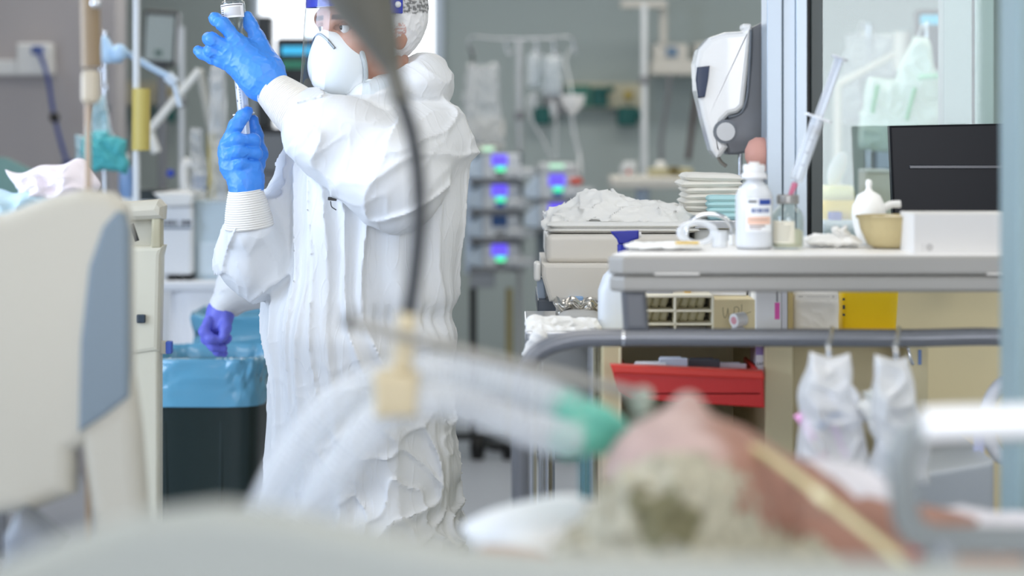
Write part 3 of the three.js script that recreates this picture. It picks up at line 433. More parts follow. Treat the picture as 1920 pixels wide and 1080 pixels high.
thing('linen_pile', 'crumpled pile of white linen on the pale drawers', 'linen', (g) => {
  const q = P(1160, 404, 4.27), pr = [ball(q, 0.14, 0.028, 0.12), ball(P(1125, 385, 4.25), 0.05, 0.03, 0.07), ball(P(1245, 418, 4.25), 0.06, 0.02, 0.1), ball(P(1060, 425, 4.25), 0.04, 0.02, 0.09)], f0 = blend(pr, 0.03), base = P(0, 440, 4.1).y;
  part('heap', nets((x, y, z) => Math.max(f0(x, y, z) - 0.010 * (ridge(x * 14, y * 20, z * 14) - 0.4) - 0.004 * n3(x * 40, y * 40, z * 40), base - y), V(q.x - 0.22, base - 0.02, q.z - 0.2), V(q.x + 0.22, q.y + 0.1, q.z + 0.2), 0.004), M.cotton, g);
  for (const [y, w] of [[0.0, 0.3], [0.009, 0.29]]) part('sheet', at(turned(puff(w, 0.3, 0.014, { e: 10 }), -Math.PI / 2), V(q.x, base + y + 0.007, q.z)), M.cotton, g);
});
thing('side_cabinet', 'pale steel cabinet under the folded towels', 'cabinet', (g) => { const a = P(1302, 412, 4.15), b = P(1432, 412, 4.15); part('body', box(b.x - a.x, a.y - 0.02, 0.42, (a.x + b.x) / 2, a.y / 2, -4.36, 0.006), mat(0xc6cacd, 0.4), g); part('door', box(b.x - a.x - 0.02, a.y - 0.15, 0.01, (a.x + b.x) / 2, a.y / 2, -4.147, 0.003), mat(0xd2d5d7, 0.4), g); part('top', box(b.x - a.x + 0.004, 0.02, 0.43, (a.x + b.x) / 2, a.y - 0.01, -4.36, 0.004), M.steel, g); });
for (let i = 0; i < 7; i++) thing('folded_towel', ['bottom', 'second from bottom', 'third from bottom', 'middle', 'third from top', 'second from top', 'topmost'][i] + ' folded white towel in stack left of the column', 'towel', (g) => { const y = P(0, 412, 4.15).y + 0.006 + i * 0.0122; part('towel', at(turned(puff(0.118 + rnd(-0.006, 0.006), 0.2, 0.0165, { e: 8, crease: 0.001, seed: i }), -Math.PI / 2, rnd(-0.05, 0.05)), V(0.401 + rnd(-0.004, 0.004), y, -4.33)), mat(0xf0eee6, 0.9), g); }, 'folded white towels');
for (let i = 0; i < 4; i++) thing('mask_pack', ['bottom', 'lower middle', 'upper middle', 'topmost'][i] + ' light blue pad in front of the white towels', 'pad', (g) => { const y = P(0, 412, 4.15).y + 0.006 + i * 0.0112; part('pad', at(turned(puff(0.07, 0.06, 0.0145, { e: 8, crease: 0.001, seed: i + 9 }), -Math.PI / 2), V(0.418 + rnd(-0.003, 0.003), y, -4.19)), mat(0xb5e0e4, 0.8), g); }, 'light blue pads');
thing('dispenser', 'white and grey tilted machine head with blue window left of column', 'machine', (g) => {
  const d = 4.48;
  const ws = part('white_shell', slab([[1392, 58], [1408, 46], [1412, 60], [1404, 130], [1396, 200], [1384, 212], [1368, 216], [1356, 228], [1352, 250], [1362, 268], [1366, 276], [1352, 294], [1344, 296], [1334, 282], [1318, 222], [1306, 170], [1303, 120], [1310, 92], [1330, 70], [1360, 60]], d, 0.11, 0.012), mat(0xf0f0ee, 0.2, { clearcoat: 0.5 }), g);
  part('grey_housing', slab([[1408, 52], [1446, 34], [1446, 252], [1412, 284], [1382, 290], [1366, 290], [1358, 262], [1352, 244], [1360, 222], [1384, 212], [1398, 198], [1406, 120]], d + 0.02, 0.10, 0.006), mat(0x777b82, 0.35), g);
  part('shell_trim', sweep([P(1408, 56, d - 0.002), P(1406, 110, d - 0.002), P(1399, 190, d - 0.002), P(1388, 213, d - 0.002), P(1366, 220, d - 0.002)], 0.003, 40, 8), mat(0x5e646b, 0.35), g);
  part('window', slab([[1307, 126], [1331, 123], [1328, 150], [1322, 182], [1309, 184], [1305, 150]], d - 0.006, 0.012, 0.002), mat(0x0c2348, 0.1, { clearcoat: 1 }), ws, 'dark blue window');
  const k = P(1360, 247, d - 0.004); part('knob_ring', rod(V(k.x, k.y, -d - 0.02), V(k.x, k.y, -d + 0.006), 0.0255), mat(0x6a7077, 0.4), g); part('knob', rod(V(k.x, k.y, -d), V(k.x, k.y, -d + 0.014), 0.0195), mat(0xc9cbcc, 0.35), g);
  part('top_button', fbox(1392, 44, 1410, 56, d + 0.01, 0.06, 0.006), M.white, g);
  part('stand_pole', [rod(P(1388, 284, d + 0.05), P(1388, 412, d + 0.05), 0.005), rod(P(1430, 260, d + 0.08), P(1430, 412, d + 0.08), 0.008)], M.steel, g); part('nozzle', sweep([P(1345, 292, d + 0.05), P(1352, 304, d + 0.05), P(1362, 312, d + 0.05)], 0.004, 16, 8), mat(0x8f8a80, 0.5), g);
});
thing('pink_bulb', 'pink rubber bulb behind the white bottle beside the column', 'bulb', (g) => { const p = P(1424, 292, 4.4); part('bulb', lathe([[0, -0.035], [0.02, -0.03], [0.03, -0.005], [0.03, 0.012], [0.022, 0.03], [0.008, 0.038], [0, 0.038]], p.x, p.y, p.z), mat(0xd8a296, 0.5), g); part('neck', rod(V(p.x, p.y - 0.03, p.z), V(p.x, P(0, 412, 4.15).y, p.z), 0.008), mat(0xc9cdd0, 0.4), g); });

// ---------------------------------------------------------------- shelf unit
const TOPY = P(0, 640, 3.45).y;
thing('shelf_unit', 'cream open shelf unit under the overbed table', 'shelf unit', (g) => {
  const d = 3.45, a = P(1130, 0, d).x, b = P(1741, 0, d).x, m = M.cream, t = 0.008;
  part('top_board', box(b - a, t, 0.5, (a + b) / 2, TOPY - t / 2, -d - 0.25), m, g);
  const post = (l, r, n = 'side_panel') => { const x = P(l, 0, d).x, y = P(r, 0, d).x; part(n, box(y - x, TOPY - t, 0.5, (x + y) / 2, (TOPY - t) / 2, -d - 0.25), m, g); };
  post(1130, 1166); post(1434, 1488, 'divider'); post(1702, 1741);
  part('back_panel', box(b - a, TOPY - t, 0.01, (a + b) / 2, (TOPY - t) / 2, -d - 0.495), m, g);
  const s0 = P(1488, 0, d).x, s1 = P(1702, 0, d).x; part('front_panel', box(s1 - s0, TOPY - t, 0.015, (s0 + s1) / 2, (TOPY - t) / 2, -d - 0.12), m, g);
  const c = P(1166, 0, d).x, e = P(1434, 0, d).x; for (const y of [0.12, 0.5, P(0, 900, d).y]) part('shelf_board', box(e - c, t, 0.46, (c + e) / 2, y, -d - 0.25), m, g);
  part('hinge_label', fbox(1722, 656, 1728, 684, d - 0.002, 0.003, 0.0005), mat(0x6c88b8, 0.5), g); part('steel_hook', sweep([P(1702, 652, d - 0.01), P(1706, 668, d - 0.012), P(1712, 684, d - 0.01)], 0.003, 16, 8), M.chrome, g); part('seam_strip', fbox(1160, 652, 1166, 900, d - 0.002, 0.004), mat(0xe0d6b2, 0.5), g);
});
thing('red_drawer', 'bright red pull-out tray in the cream shelf unit', 'tray', (g) => {
  const d = 3.36, m = mat(0xd3221f, 0.4);
  part('front', slab([[1146, 688], [1432, 700], [1434, 765], [1180, 748], [1160, 736]], d, 0.012, 0.003), m, g); part('rim', slab([[1144, 684], [1432, 696], [1434, 712], [1150, 700]], d - 0.012, 0.03, 0.004), mat(0xe23a2c, 0.4), g);
  const a = P(1172, 738, d), b = P(1428, 738, d); part('base', box(b.x - a.x, 0.008, 0.22, (a.x + b.x) / 2, a.y, -d - 0.11), m, g); for (const x of [a.x + 0.003, b.x - 0.003]) part('side', box(0.006, 0.036, 0.2, x, a.y + 0.018, -d - 0.11), m, g);
});
const papers = [[1190, 1250, 681, 'white folded sheet at the left of the red tray', 0xe8eaee], [1236, 1290, 672, 'pale blue folded sheet in the red tray', 0xcfd9e8], [1292, 1350, 674, 'dark grey folder in the middle of the red tray', 0x4a4c52], [1320, 1400, 682, 'lilac white packet at the right of the red tray', 0xdcdde6]];
papers.forEach(([l, r, t, lab, c], i) => thing('document', lab, 'paper', (g) => { const d = 3.4 + i * 0.022; part('sheet', fbox(l, t, r, 732, d, 0.012, 0.002), mat(c, 0.7), g); part('fold', fbox(l + 2, t - 2, r - 12, t + 1, d + 0.002, 0.014, 0.001), mat(c, 0.7), g); }));
function printed(w, h, d, x, y, z, base, draw, rough = 0.6, px = 256) {           // a carton whose front carries print
  const k = px / Math.min(Math.max(w, h), 2 * Math.min(w, h)), t = tex(Math.min(512, Math.round(w * k)), Math.min(512, Math.round(h * k)), (c, W, H) => { c.fillStyle = base; c.fillRect(0, 0, W, H); draw(c, W, H); });
  return [box(w, h, d, x, y, z, 0.0015), new THREE.PlaneGeometry(w * 0.985, h * 0.985).translate(x, y, z + d / 2 + 0.0006), t, rough];
}
function carton(name, label, cat, l, t, r, b, d, deep, base, draw, extra) {
  thing(name, label, cat, (g) => { const a = P(l, t, d), c = P(r, b, d), [bx, pl, tx] = printed(c.x - a.x, a.y - c.y, deep, (a.x + c.x) / 2, (a.y + c.y) / 2, -d - deep / 2, base, draw); part('box', bx, mat(base, 0.6), g); part('front_print', pl, mat(0xffffff, 0.6, { map: tx }), g); if (extra) extra(g, d); });
}
const by = (d) => HORIZON + (EYE - TOPY) * F / d;                                 // photo height of the unit's top at a distance
carton('safety_carton', 'narrow lilac and white carton marked SAFETY in the bay', 'carton', 1417, 646, 1434.5, 700, 3.47, 0.08, '#e9eaf2', (c, W, H) => { c.fillStyle = '#9b86c4'; c.fillRect(0, H * 0.08, W, H * 0.28); c.fillStyle = '#333'; c.font = 'bold 60px sans-serif'; c.fillText('SAFETY', 6, H * 0.72); });
thing('pill_organizer', 'cream two-row compartment box on the shelf unit', 'organizer', (g) => {
  const d = 3.52, b = by(d), m = mat(0xefe9d2, 0.5), l = 1205, r = 1337;
  const A = (x, y) => { const p = P(x, y, d); return p; };
  for (const y of [556, 583, 608]) { const p = A(l, y), q = A(r, y); part('shelf', box(q.x - p.x, 0.004, 0.12, (p.x + q.x) / 2, p.y, -d - 0.06, 0.001), m, g); }
  for (const x of [l, 1266, r]) { const p = A(x, 556), q = A(x, b); part('partition', box(0.004, p.y - q.y, 0.12, p.x, (p.y + q.y) / 2, -d - 0.06, 0.001), m, g); }
  { const p = A(l, 556), q = A(r, b); part('back', box(q.x - p.x, p.y - q.y, 0.004, (p.x + q.x) / 2, (p.y + q.y) / 2, -d - 0.12, 0.001), m, g); }
  for (const y of [570, 596]) for (let i = 0; i < 7; i++) { const p = A(1218 + i * 15.5 + (i > 2 ? 8 : 0), y); part('ampoule_pad', at(turned(puff(0.013, 0.02, 0.01, { n: 8, e: 4 }), 0, 0, -0.3), V(p.x, p.y, -d - 0.05)), mat(0xddd6b0, 0.5), g); }
});
carton('letter_carton', 'tan carton with handwritten letters behind the tape roll', 'carton', 1338, 562, 1416, by(3.52), 3.52, 0.1, '#d8c89c', (c, W, H) => { c.strokeStyle = '#5b5138'; c.lineWidth = 3; c.lineCap = 'round'; c.beginPath(); c.moveTo(W * 0.22, H * 0.2); c.bezierCurveTo(W * 0.22, H * 0.55, W * 0.3, H * 0.6, W * 0.34, H * 0.22); c.lineTo(W * 0.36, H * 0.5); c.moveTo(W * 0.46, H * 0.66); c.lineTo(W * 0.5, H * 0.2); c.bezierCurveTo(W * 0.66, H * 0.12, W * 0.64, H * 0.42, W * 0.48, H * 0.42); c.moveTo(W * 0.68, H * 0.12); c.lineTo(W * 0.67, H * 0.42); c.lineTo(W * 0.9, H * 0.32); c.stroke(); });
thing('tape_roll', 'white medical tape roll in front of tan carton', 'tape', (g) => {
  const d = 3.46, a = P(1376, 601, d), b = P(1396, 599, d), r = 13 * S(d); b.z -= 0.012; const dir = b.clone().sub(a).normalize();
  part('roll', rod(a, b, r, r, 32), M.white, g); part('core', rod(a.clone().addScaledVector(dir, -0.001), a.clone().addScaledVector(dir, 0.004), r * 0.55, r * 0.55, 24), mat(0xd89aa0, 0.5), g, 'pink core'); part('rest', box(0.02, a.y - r - TOPY, 0.03, (a.x + b.x) / 2, (a.y - r + TOPY) / 2, -d - 0.016), M.white, g);
});
carton('drug_carton', 'tall white carton with pink label on the shelf unit', 'carton', 1418, 541, 1465, by(3.5), 3.5, 0.08, '#f4f4f2', (c, W, H) => { c.fillStyle = '#ee5fb6'; c.fillRect(W * 0.74, H * 0.28, W * 0.2, H * 0.34); c.fillStyle = '#555'; for (let i = 0; i < 8; i++) c.fillRect(W * 0.8, H * (0.0 + i * 0.034), W * 0.07, H * 0.026); });
carton('drug_carton', 'slim pale carton between pink-labelled box and white packet', 'carton', 1466, 543, 1476, by(3.53), 3.53, 0.08, '#dfe2ee', () => {});
carton('drug_carton', 'thin tan carton beside the white paper packet', 'carton', 1477, 541, 1487, by(3.54), 3.54, 0.08, '#cdb980', () => {});
thing('paper_packet', 'white crumpled paper packet beside the yellow box', 'packet', (g) => {
  const d = 3.55, p = P(1531, 541, d), q = P(1531, by(d), d), h = p.y - q.y;
  part('packet', at(puff(93 * S(d), h, 0.05, { crease: 0.0012, f: 24, seed: 6, e: 8 }), V(p.x, (p.y + q.y) / 2, -d - 0.03)), M.paper, g);
  const t = tex(256, 32, (c) => { c.fillStyle = '#f0efeb'; c.fillRect(0, 0, 256, 32); c.fillStyle = '#777'; c.fillRect(20, 12, 24, 3); for (let i = 0; i < 14; i++) c.fillRect(70 + i * 10, 13, 6, 2); c.strokeStyle = '#777'; c.lineWidth = 2; c.beginPath(); c.arc(230, 14, 5, 0, 6); c.stroke(); });
  part('print', new THREE.PlaneGeometry(0.07, 0.01).translate(p.x, P(0, 557, d).y, -d - 0.0), mat(0xffffff, 0.7, { map: t }), g);
});
thing('sharps_box', 'bright yellow plastic box on the shelf unit', 'container', (g) => {
  const d = 3.6, p = P(1634, by(d), d), w = 56 * S(d);
  part('tub', loft([[V(p.x - 0.002, p.y, p.z - 0.06), w * 0.93, 0.055, 8], [V(p.x, p.y + 0.09, p.z - 0.06), w, 0.06, 8], [V(p.x, p.y + 0.1, p.z - 0.06), w * 1.02, 0.062, 8]], 64), mat(0xf3cf12, 0.35), g);
  part('lid', loft([[V(p.x, p.y + 0.1, p.z - 0.06), w * 1.04, 0.064, 8], [V(p.x, p.y + 0.11, p.z - 0.06), w * 1.0, 0.06, 8]], 64), mat(0xf3cf12, 0.35), g);
  part('side_mark', [0, 1, 2].map((i) => box(0.004, 0.004 + 0.003 * (i == 1), 0.001, p.x - w * 0.93, p.y + 0.03 + i * 0.013, p.z + 0.0005, 0)), M.black, g);
});
for (const [l, r, t, b, d, c, lab] of [[1214, 1262, 544, 555, 3.56, 0xa8aab0, 'grey pad lying on the cream organizer'], [1263, 1284, 540, 555, 3.58, 0xf2f0ea, 'small white pack on the cream organizer'], [1284, 1296, 540, 555, 3.57, 0xf0c020, 'small yellow pack on the cream organizer'], [1297, 1400, 542, 556, 3.6, 0xeef0f5, 'white pad of forms behind the tan carton']])
  thing('stationery_pack', lab, 'pack', (g) => { part('pack', fbox(l, t, r, b, d, 0.07, 0.002), mat(c, 0.6), g); part('edge', fbox(l + 2, b - 4, r - 2, b - 2, d - 0.001, 0.01, 0.0004), mat(0xe0dfda, 0.6), g); });
thing('marker_pen', 'dark pens leaning behind the tan carton', 'pen', (g) => { part('pen', rod(P(1383, 566, 3.63), P(1392, 528, 3.63), 0.003), M.dark, g); part('pen', rod(P(1394, 566, 3.63), P(1402, 530, 3.63), 0.005), mat(0x3c424c, 0.4), g); part('cup', rod(P(1390, by(3.68), 3.68), P(1390, 556, 3.68), 0.014), mat(0xdfe2e8, 0.5), g); });
thing('spray_bottle', 'white spray bottle with dark blue trigger behind table corner', 'bottle', (g) => {
  const d = 3.62, p = P(1164, by(d), d), blue = mat(0x0b1a8e, 0.35);
  part('bottle', loft([[V(p.x, p.y, p.z), 0.036, 0.025, 3], [V(p.x, p.y + 0.01, p.z), 0.039, 0.027, 3], [V(p.x, p.y + 0.07, p.z), 0.039, 0.027, 2.6], [V(p.x, p.y + 0.095, p.z), 0.03, 0.022], [V(p.x + 0.004, p.y + 0.118, p.z), 0.013, 0.013], [V(p.x + 0.004, p.y + 0.132, p.z), 0.011, 0.011]]), milky(0xeef4fa, 0.25, 0.3), g);
  const y = P(0, 470, d).y; part('collar', rod(P(1169, 478, d), P(1169, 458, d), 0.0105), blue, g);
  part('trigger_head', slab([[1145, 434], [1198, 432], [1198, 448], [1184, 452], [1179, 458], [1160, 458], [1157, 449], [1147, 438]], d - 0.009, 0.018, 0.003), blue, g); part('trigger', slab([[1182, 446], [1188, 446], [1190, 460], [1186, 470], [1184, 460]], d - 0.004, 0.008, 0.001), blue, g); part('nozzle', rod(P(1197, 440, d), P(1202, 440, d), 0.005), M.white, g);
});
// steel side stand with gloves left of the shelf unit
thing('side_stand', 'grey steel stand left of the shelf unit', 'stand', (g) => { const a = P(985, 632, 3.5), b = P(1124, 632, 3.5); part('tray', box(b.x - a.x, 0.015, 0.4, (a.x + b.x) / 2, a.y, -3.72, 0.004), M.steel, g); part('door', box(b.x - a.x - 0.03, 0.14, 0.02, (a.x + b.x) / 2 + 0.014, a.y - 0.08, -3.6), mat(0x9ea09f, 0.5), g); for (const [x, z] of [[a.x + 0.01, -3.54], [b.x - 0.01, -3.54], [a.x + 0.01, -3.9], [b.x - 0.01, -3.9]]) part('leg', rod(V(x, 0, z), V(x, a.y, z), 0.009), M.steel, g); });
thing('white_cloth', 'bunched white cloth draped over the grey stand', 'cloth', (g) => {
  const y0 = P(0, 632, 3.5).y + 0.006, f = blend([bone(P(1000, 606, 3.56), P(1110, 614, 3.6), 0.014, 0.016), bone(P(1004, 628, 3.54), P(1100, 628, 3.55), 0.018, 0.012), bone(P(984, 664, 3.5), P(1010, 632, 3.5), 0.006, 0.014)], 0.012);
  part('cloth', nets((x, y, z) => f(x, y, z) - 0.004 * ridge(x * 30, y * 40, z * 30) + 0.002, V(-0.02, y0 - 0.06, -3.7), V(0.19, y0 + 0.06, -3.4), 0.003), M.cotton, g);
});
thing('foil_pack', 'crumpled silver foil pack behind the white cloth', 'pack', (g) => { part('foil', at(turned(puff(0.085, 0.04, 0.04, { crease: 0.01, f: 40, seed: 3 }), 0, 0, -0.1), P(1086, 580, 3.78)), mat(0xb9b6ae, 0.2, { metalness: 0.9 }), g); part('cushion', at(turned(puff(0.08, 0.1, 0.05, {}), -1.57), P(1086, 604, 3.78)), mat(0xa9a8a4, 0.6), g); });

// ---------------------------------------------------------------- overbed table
const TAB = 3.1, TY = P(0, 480, TAB).y;
thing('overbed_table', 'grey overbed table on bent tube frame in front of shelves', 'table', (g) => {
  const a = P(1142, 0, TAB).x, b = P(1907, 0, TAB).x, w = b - a, m = mat(0x9d9a93, 0.35), tubeM = mat(0x7b7d82, 0.3, { metalness: 0.35 });
  const r = 0.02, sh = (i) => [[a + i + r, -i], [b - i - r, -i], [b - i, -i - r], [b - i, -0.4 + i + r], [b - i - r, -0.4 + i], [a + 0.087 + i + r, -0.4 + i], [a + 0.085 + i, -0.4 + i + r], [a + i, -i - r]].map(([x, z]) => [x, z]);
  const lay = (pts, h, bev, y) => extrude(pts, h, bev).rotateX(-Math.PI / 2).scale(1, 1, -1).translate(0, y, 0);
  const plate = (i, h, y, bev) => { const s = extrude(sh(i).map(([x, z]) => [x, -z]), h, bev).rotateX(-Math.PI / 2); return s.translate(0, y + bev, -TAB); };
  const tt = part('top_tray', [plate(0, 0.028, TY - 0.028, 0.005), plate(0.002, 0.024, TY - 0.053, 0.006)], m, g); part('top_sheet', plate(0.008, 0.003, TY - 0.0012, 0.001), mat(0xf0eeea, 0.4), tt, 'white laminate top');
  for (const [l, rr] of [[1227, 1312], [1850, 1905]]) part('edge_slot', fbox(l, 512, rr, 516, TAB - 0.001, 0.006, 0.001), mat(0xe6e2da, 0.3), tt);
  part('post', slab([[1166, 545], [1212, 545], [1218, 622], [1170, 622]], TAB + 0.01, 0.035, 0.008), mat(0x616367, 0.35), g); part('post', slab([[1930, 545], [1976, 545], [1970, 622], [1926, 622]], TAB + 0.01, 0.035, 0.008), mat(0x616367, 0.35), g);
  const pts = [[976, 1700], [976, 1000], [976, 760], [982, 700], [1010, 660], [1070, 638], [1160, 633], [1400, 633], [1700, 634], [1900, 634], [1960, 650], [1985, 700], [1990, 900], [1990, 1700]].map(([x, y]) => P(x, y, TAB + 0.02)); pts[0].y = 0.06; pts[13].y = 0.06;
  part('tube_frame', sweep(pts, 17 * S(TAB), 220, 20), tubeM, g); part('joint_ring', rod(P(1166, 633, TAB + 0.02), P(1170, 633, TAB + 0.02), 0.0145), M.chrome, g);
  for (const p of [pts[0], pts[13]]) part('foot_bar', box(0.05, 0.05, 0.5, p.x, 0.045, p.z - 0.1, 0.015), tubeM, g);
});
const onTable = (px, d) => V((px - 960) / F * d, TY + 0.0025, -d);
thing('saline_bottle', 'clear saline bottle with printed label on the table', 'bottle', (g) => {
  const p = onTable(1414, 3.25), R = 0.0285, cap = [[R - 0.002, 0.085], [R - 0.008, 0.095], [0.012, 0.103]];
  part('bottle', lathe([[0.001, 0.002], [R - 0.004, 0], [R, 0.006], [R, 0.078], ...cap, [0.0115, 0.108], [0.0105, 0.108], [0.011, 0.102], [R - 0.009, 0.094], [R - 0.0025, 0.084], [R - 0.0015, 0.077], [R - 0.0015, 0.007], [R - 0.005, 0.002], [0.001, 0.003]], p.x, p.y, p.z), milky(0xf8fafc, 0.4, 0.12), g);
  part('cap', lathe([[0, 0.106], [0.019, 0.106], [0.02, 0.109], [0.02, 0.113], [0.016, 0.115], [0.017, 0.117], [0.017, 0.126], [0.015, 0.128], [0.008, 0.128], [0.008, 0.132], [0, 0.132]], p.x, p.y, p.z), milky(0xfafafa, 0.2, 0.3), g);
  const t = tex(256, 256, (c) => { c.fillStyle = '#eef0f2'; c.fillRect(0, 0, 256, 256); c.fillStyle = '#2b4a9c'; c.fillRect(120, 6, 130, 44); c.fillStyle = '#444'; c.fillRect(20, 14, 80, 18); c.fillStyle = '#6b7ba4'; for (const [x, w] of [[50, 34], [90, 14], [110, 40], [158, 22], [186, 40]]) c.fillRect(x, 76, w, 34); c.fillStyle = '#edc4ae'; c.fillRect(10, 140, 236, 60); c.fillStyle = '#8a6e66'; c.fillRect(30, 206, 150, 12); c.fillRect(30, 228, 110, 8); c.fillStyle = '#b5998e'; c.fillRect(30, 160, 180, 8); });
  part('label', new THREE.CylinderGeometry(R + 0.0004, R + 0.0004, 0.05, 32, 1, true, -0.55, 1.5).translate(p.x, p.y + 0.052, p.z), mat(0xffffff, 0.5, { map: t }), g);
  part('fluid', lathe([[0, 0.004], [R - 0.004, 0.004], [R - 0.003, 0.03], [0, 0.03]], p.x, p.y, p.z), clear(0xe6f0fa, 0.02), g);
});
thing('medicine_vial', 'clear glass vial with grey cap and syringe needle in it', 'vial', (g) => {
  const p = onTable(1477, 3.25), R = 0.0245;
  part('glass', lathe([[0.001, 0.001], [R - 0.003, 0], [R, 0.004], [R, 0.048], [R - 0.004, 0.058], [0.013, 0.065], [0.0125, 0.07], [0.0115, 0.07], [0.012, 0.064], [R - 0.005, 0.057], [R - 0.0012, 0.047], [R - 0.0012, 0.005], [0.001, 0.003]], p.x, p.y, p.z), clear(0xf3f6f4, 0.03), g);
  part('cap', lathe([[0, 0.068], [0.016, 0.068], [0.0168, 0.07], [0.0168, 0.08], [0.016, 0.082], [0, 0.082]], p.x, p.y, p.z), mat(0x9c9a96, 0.35, { metalness: 0.6 }), g);
  part('powder', lathe([[0, 0.003], [R - 0.003, 0.003], [R - 0.002, 0.026], [R - 0.008, 0.03], [0, 0.028]], p.x, p.y, p.z), mat(0xe2dcc4, 0.8), g);
  const t = tex(128, 128, (c) => { c.fillStyle = '#d9d4c2'; c.fillRect(0, 0, 128, 128); c.fillStyle = '#8c8878'; for (let i = 0; i < 6; i++) c.fillRect(12, 14 + i * 18, 60 + (i * 37 % 40), 5); }); part('label', new THREE.CylinderGeometry(R + 0.0004, R + 0.0004, 0.034, 32, 1, true, -1.2, 1.5).translate(p.x, p.y + 0.026, p.z), mat(0xffffff, 0.5, { map: t }), g);
});
function syringe(g, A, B, r, fill, out, marks) {         // A: nozzle end, B: flange end of the barrel
  const dir = B.clone().sub(A).normalize(), L = A.distanceTo(B), on = (t) => A.clone().addScaledVector(dir, t), q = new THREE.Quaternion().setFromUnitVectors(V(0, 1, 0), dir);
  const rev = (pr, n = 32) => at(new THREE.LatheGeometry(pr.map(([x, y]) => new THREE.Vector2(x, y)), n).applyQuaternion(q), A);
  part('barrel', rev([[0.002, -0.008], [0.0028, 0], [r * 0.9, 0.002], [r, 0.005], [r, L], [r * 0.92, L], [r * 0.92, 0.006], [0.002, 0.002]]), milky(0xf6f9fc, 0.62, 0.12), g);
  part('flange', at(turned(extrude([[-r * 2, -r * 0.5], [-r * 1.5, -r * 1.1], [r * 1.5, -r * 1.1], [r * 2, -r * 0.5], [r * 2, r * 0.5], [r * 1.5, r * 1.1], [-r * 1.5, r * 1.1], [-r * 2, r * 0.5]], 0.003, 0.0008), -Math.PI / 2).applyQuaternion(q), on(L)), mat(0xf0f3f6, 0.3), g);
  part('stopper', rev([[0, fill], [r * 0.88, fill + 0.002], [r * 0.9, fill + 0.004], [r * 0.86, fill + 0.007], [r * 0.9, fill + 0.01], [0, fill + 0.01]]), M.black, g, 'black rubber stopper');
  const e = L + out; part('plunger', [rev([[0, fill + 0.01], [r * 0.75, fill + 0.01], [r * 0.75, fill + 0.014], [0, fill + 0.014]]), at(turned(box(r * 1.5, e - fill - 0.012, 0.0015, 0, (e + fill + 0.012) / 2, 0, 0), 0, 0.5).applyQuaternion(q), A), at(turned(box(r * 1.5, e - fill - 0.012, 0.0015, 0, (e + fill + 0.012) / 2, 0, 0), 0, 2.07).applyQuaternion(q), A), rev([[0, e], [r * 1.25, e], [r * 1.25, e + 0.003], [0, e + 0.003]])], mat(0xeef2f7, 0.3, { transmission: 0.35, thickness: 0 }), g);
  part('graduation', new THREE.CylinderGeometry(r * 1.01, r * 1.01, L * 0.84, 32, 1, true, -0.9, 1.5).translate(0, L * 0.46, 0).applyQuaternion(q).translate(A.x, A.y, A.z), mat(0xffffff, 0.4, { map: marks, alphaMap: marks.alpha, alphaTest: 0.5 }), g);
}
function gradTex(list, inverted) {
  const mk = (bg, fg) => tex(128, 512, (c) => { c.fillStyle = bg; c.fillRect(0, 0, 128, 512); c.fillStyle = fg; c.strokeStyle = fg; c.font = 'bold 26px sans-serif'; for (let i = 0; i <= 20; i++) { const y = 14 + i * 24; c.fillRect(20, y, i % 5 ? 22 : 40, 3); } for (const [s, i] of list) { c.save(); c.translate(82, 16 + i * 24); if (inverted) c.rotate(Math.PI); c.textAlign = 'center'; c.textBaseline = 'middle'; c.fillText(s, 0, 0); c.restore(); } }, bg === '#000000');
  const t = mk('#222222', '#222222'); t.alpha = mk('#000000', '#ffffff'); return t;
}
thing('syringe', 'tilted clear syringe standing in the glass vial', 'syringe', (g) => {
  const z = 3.25, A = P(1492, 340, z), B = P(1534, 222, z);
  syringe(g, A, B, 0.0105, 0.075, 0.096, gradTex([['5', 5], ['10', 10], ['15', 15]], true));
  part('needle', rod(P(1476, 380, z), P(1487, 352, z), 0.0006), M.steel, g); part('needle_hub', rod(P(1480, 371, z), P(1491, 343, z), 0.0035, 0.0048), mat(0xee8fae, 0.3, { transmission: 0.4, thickness: 0 }), g, 'pink needle hub');
});
thing('pulp_bowl', 'tan moulded pulp bowl beside the white box', 'bowl', (g) => { const p = onTable(1678, 3.27); part('bowl', loft([[V(p.x, p.y, p.z), 0.032, 0.03], [V(p.x, p.y + 0.006, p.z), 0.042, 0.036], [V(p.x, p.y + 0.03, p.z), 0.053, 0.046], [V(p.x, p.y + 0.044, p.z), 0.056, 0.05], [V(p.x, p.y + 0.047, p.z), 0.06, 0.054], [V(p.x, p.y + 0.05, p.z), 0.06, 0.054], [V(p.x, p.y + 0.049, p.z), 0.053, 0.047], [V(p.x, p.y + 0.03, p.z), 0.049, 0.043], [V(p.x, p.y + 0.008, p.z), 0.036, 0.03]], 72), mat(0xc2b184, 0.85, { bumpMap: fine, bumpScale: 0.002 }), g); part('paper_liner', at(turned(puff(0.08, 0.07, 0.01, { crease: 0.002, f: 40 }), -1.5), V(p.x, p.y + 0.042, p.z)), mat(0xeadfc4, 0.9), g); });
thing('rubber_bulb', 'white rubber bulb with nipple behind the pulp bowl', 'bulb', (g) => { const p = onTable(1629, 3.36); part('bulb', lathe([[0, 0], [0.014, 0.002], [0.022, 0.02], [0.027, 0.045], [0.026, 0.06], [0.018, 0.078], [0.006, 0.085], [0.004, 0.09], [0.0055, 0.096], [0.004, 0.102], [0, 0.103]], p.x, p.y, p.z), mat(0xf4f4f0, 0.4), g); part('side_tube', sweep([V(p.x + 0.02, p.y + 0.055, p.z), V(p.x + 0.034, p.y + 0.063, p.z), V(p.x + 0.05, p.y + 0.064, p.z)], 0.006, 20, 12), M.white, g); });
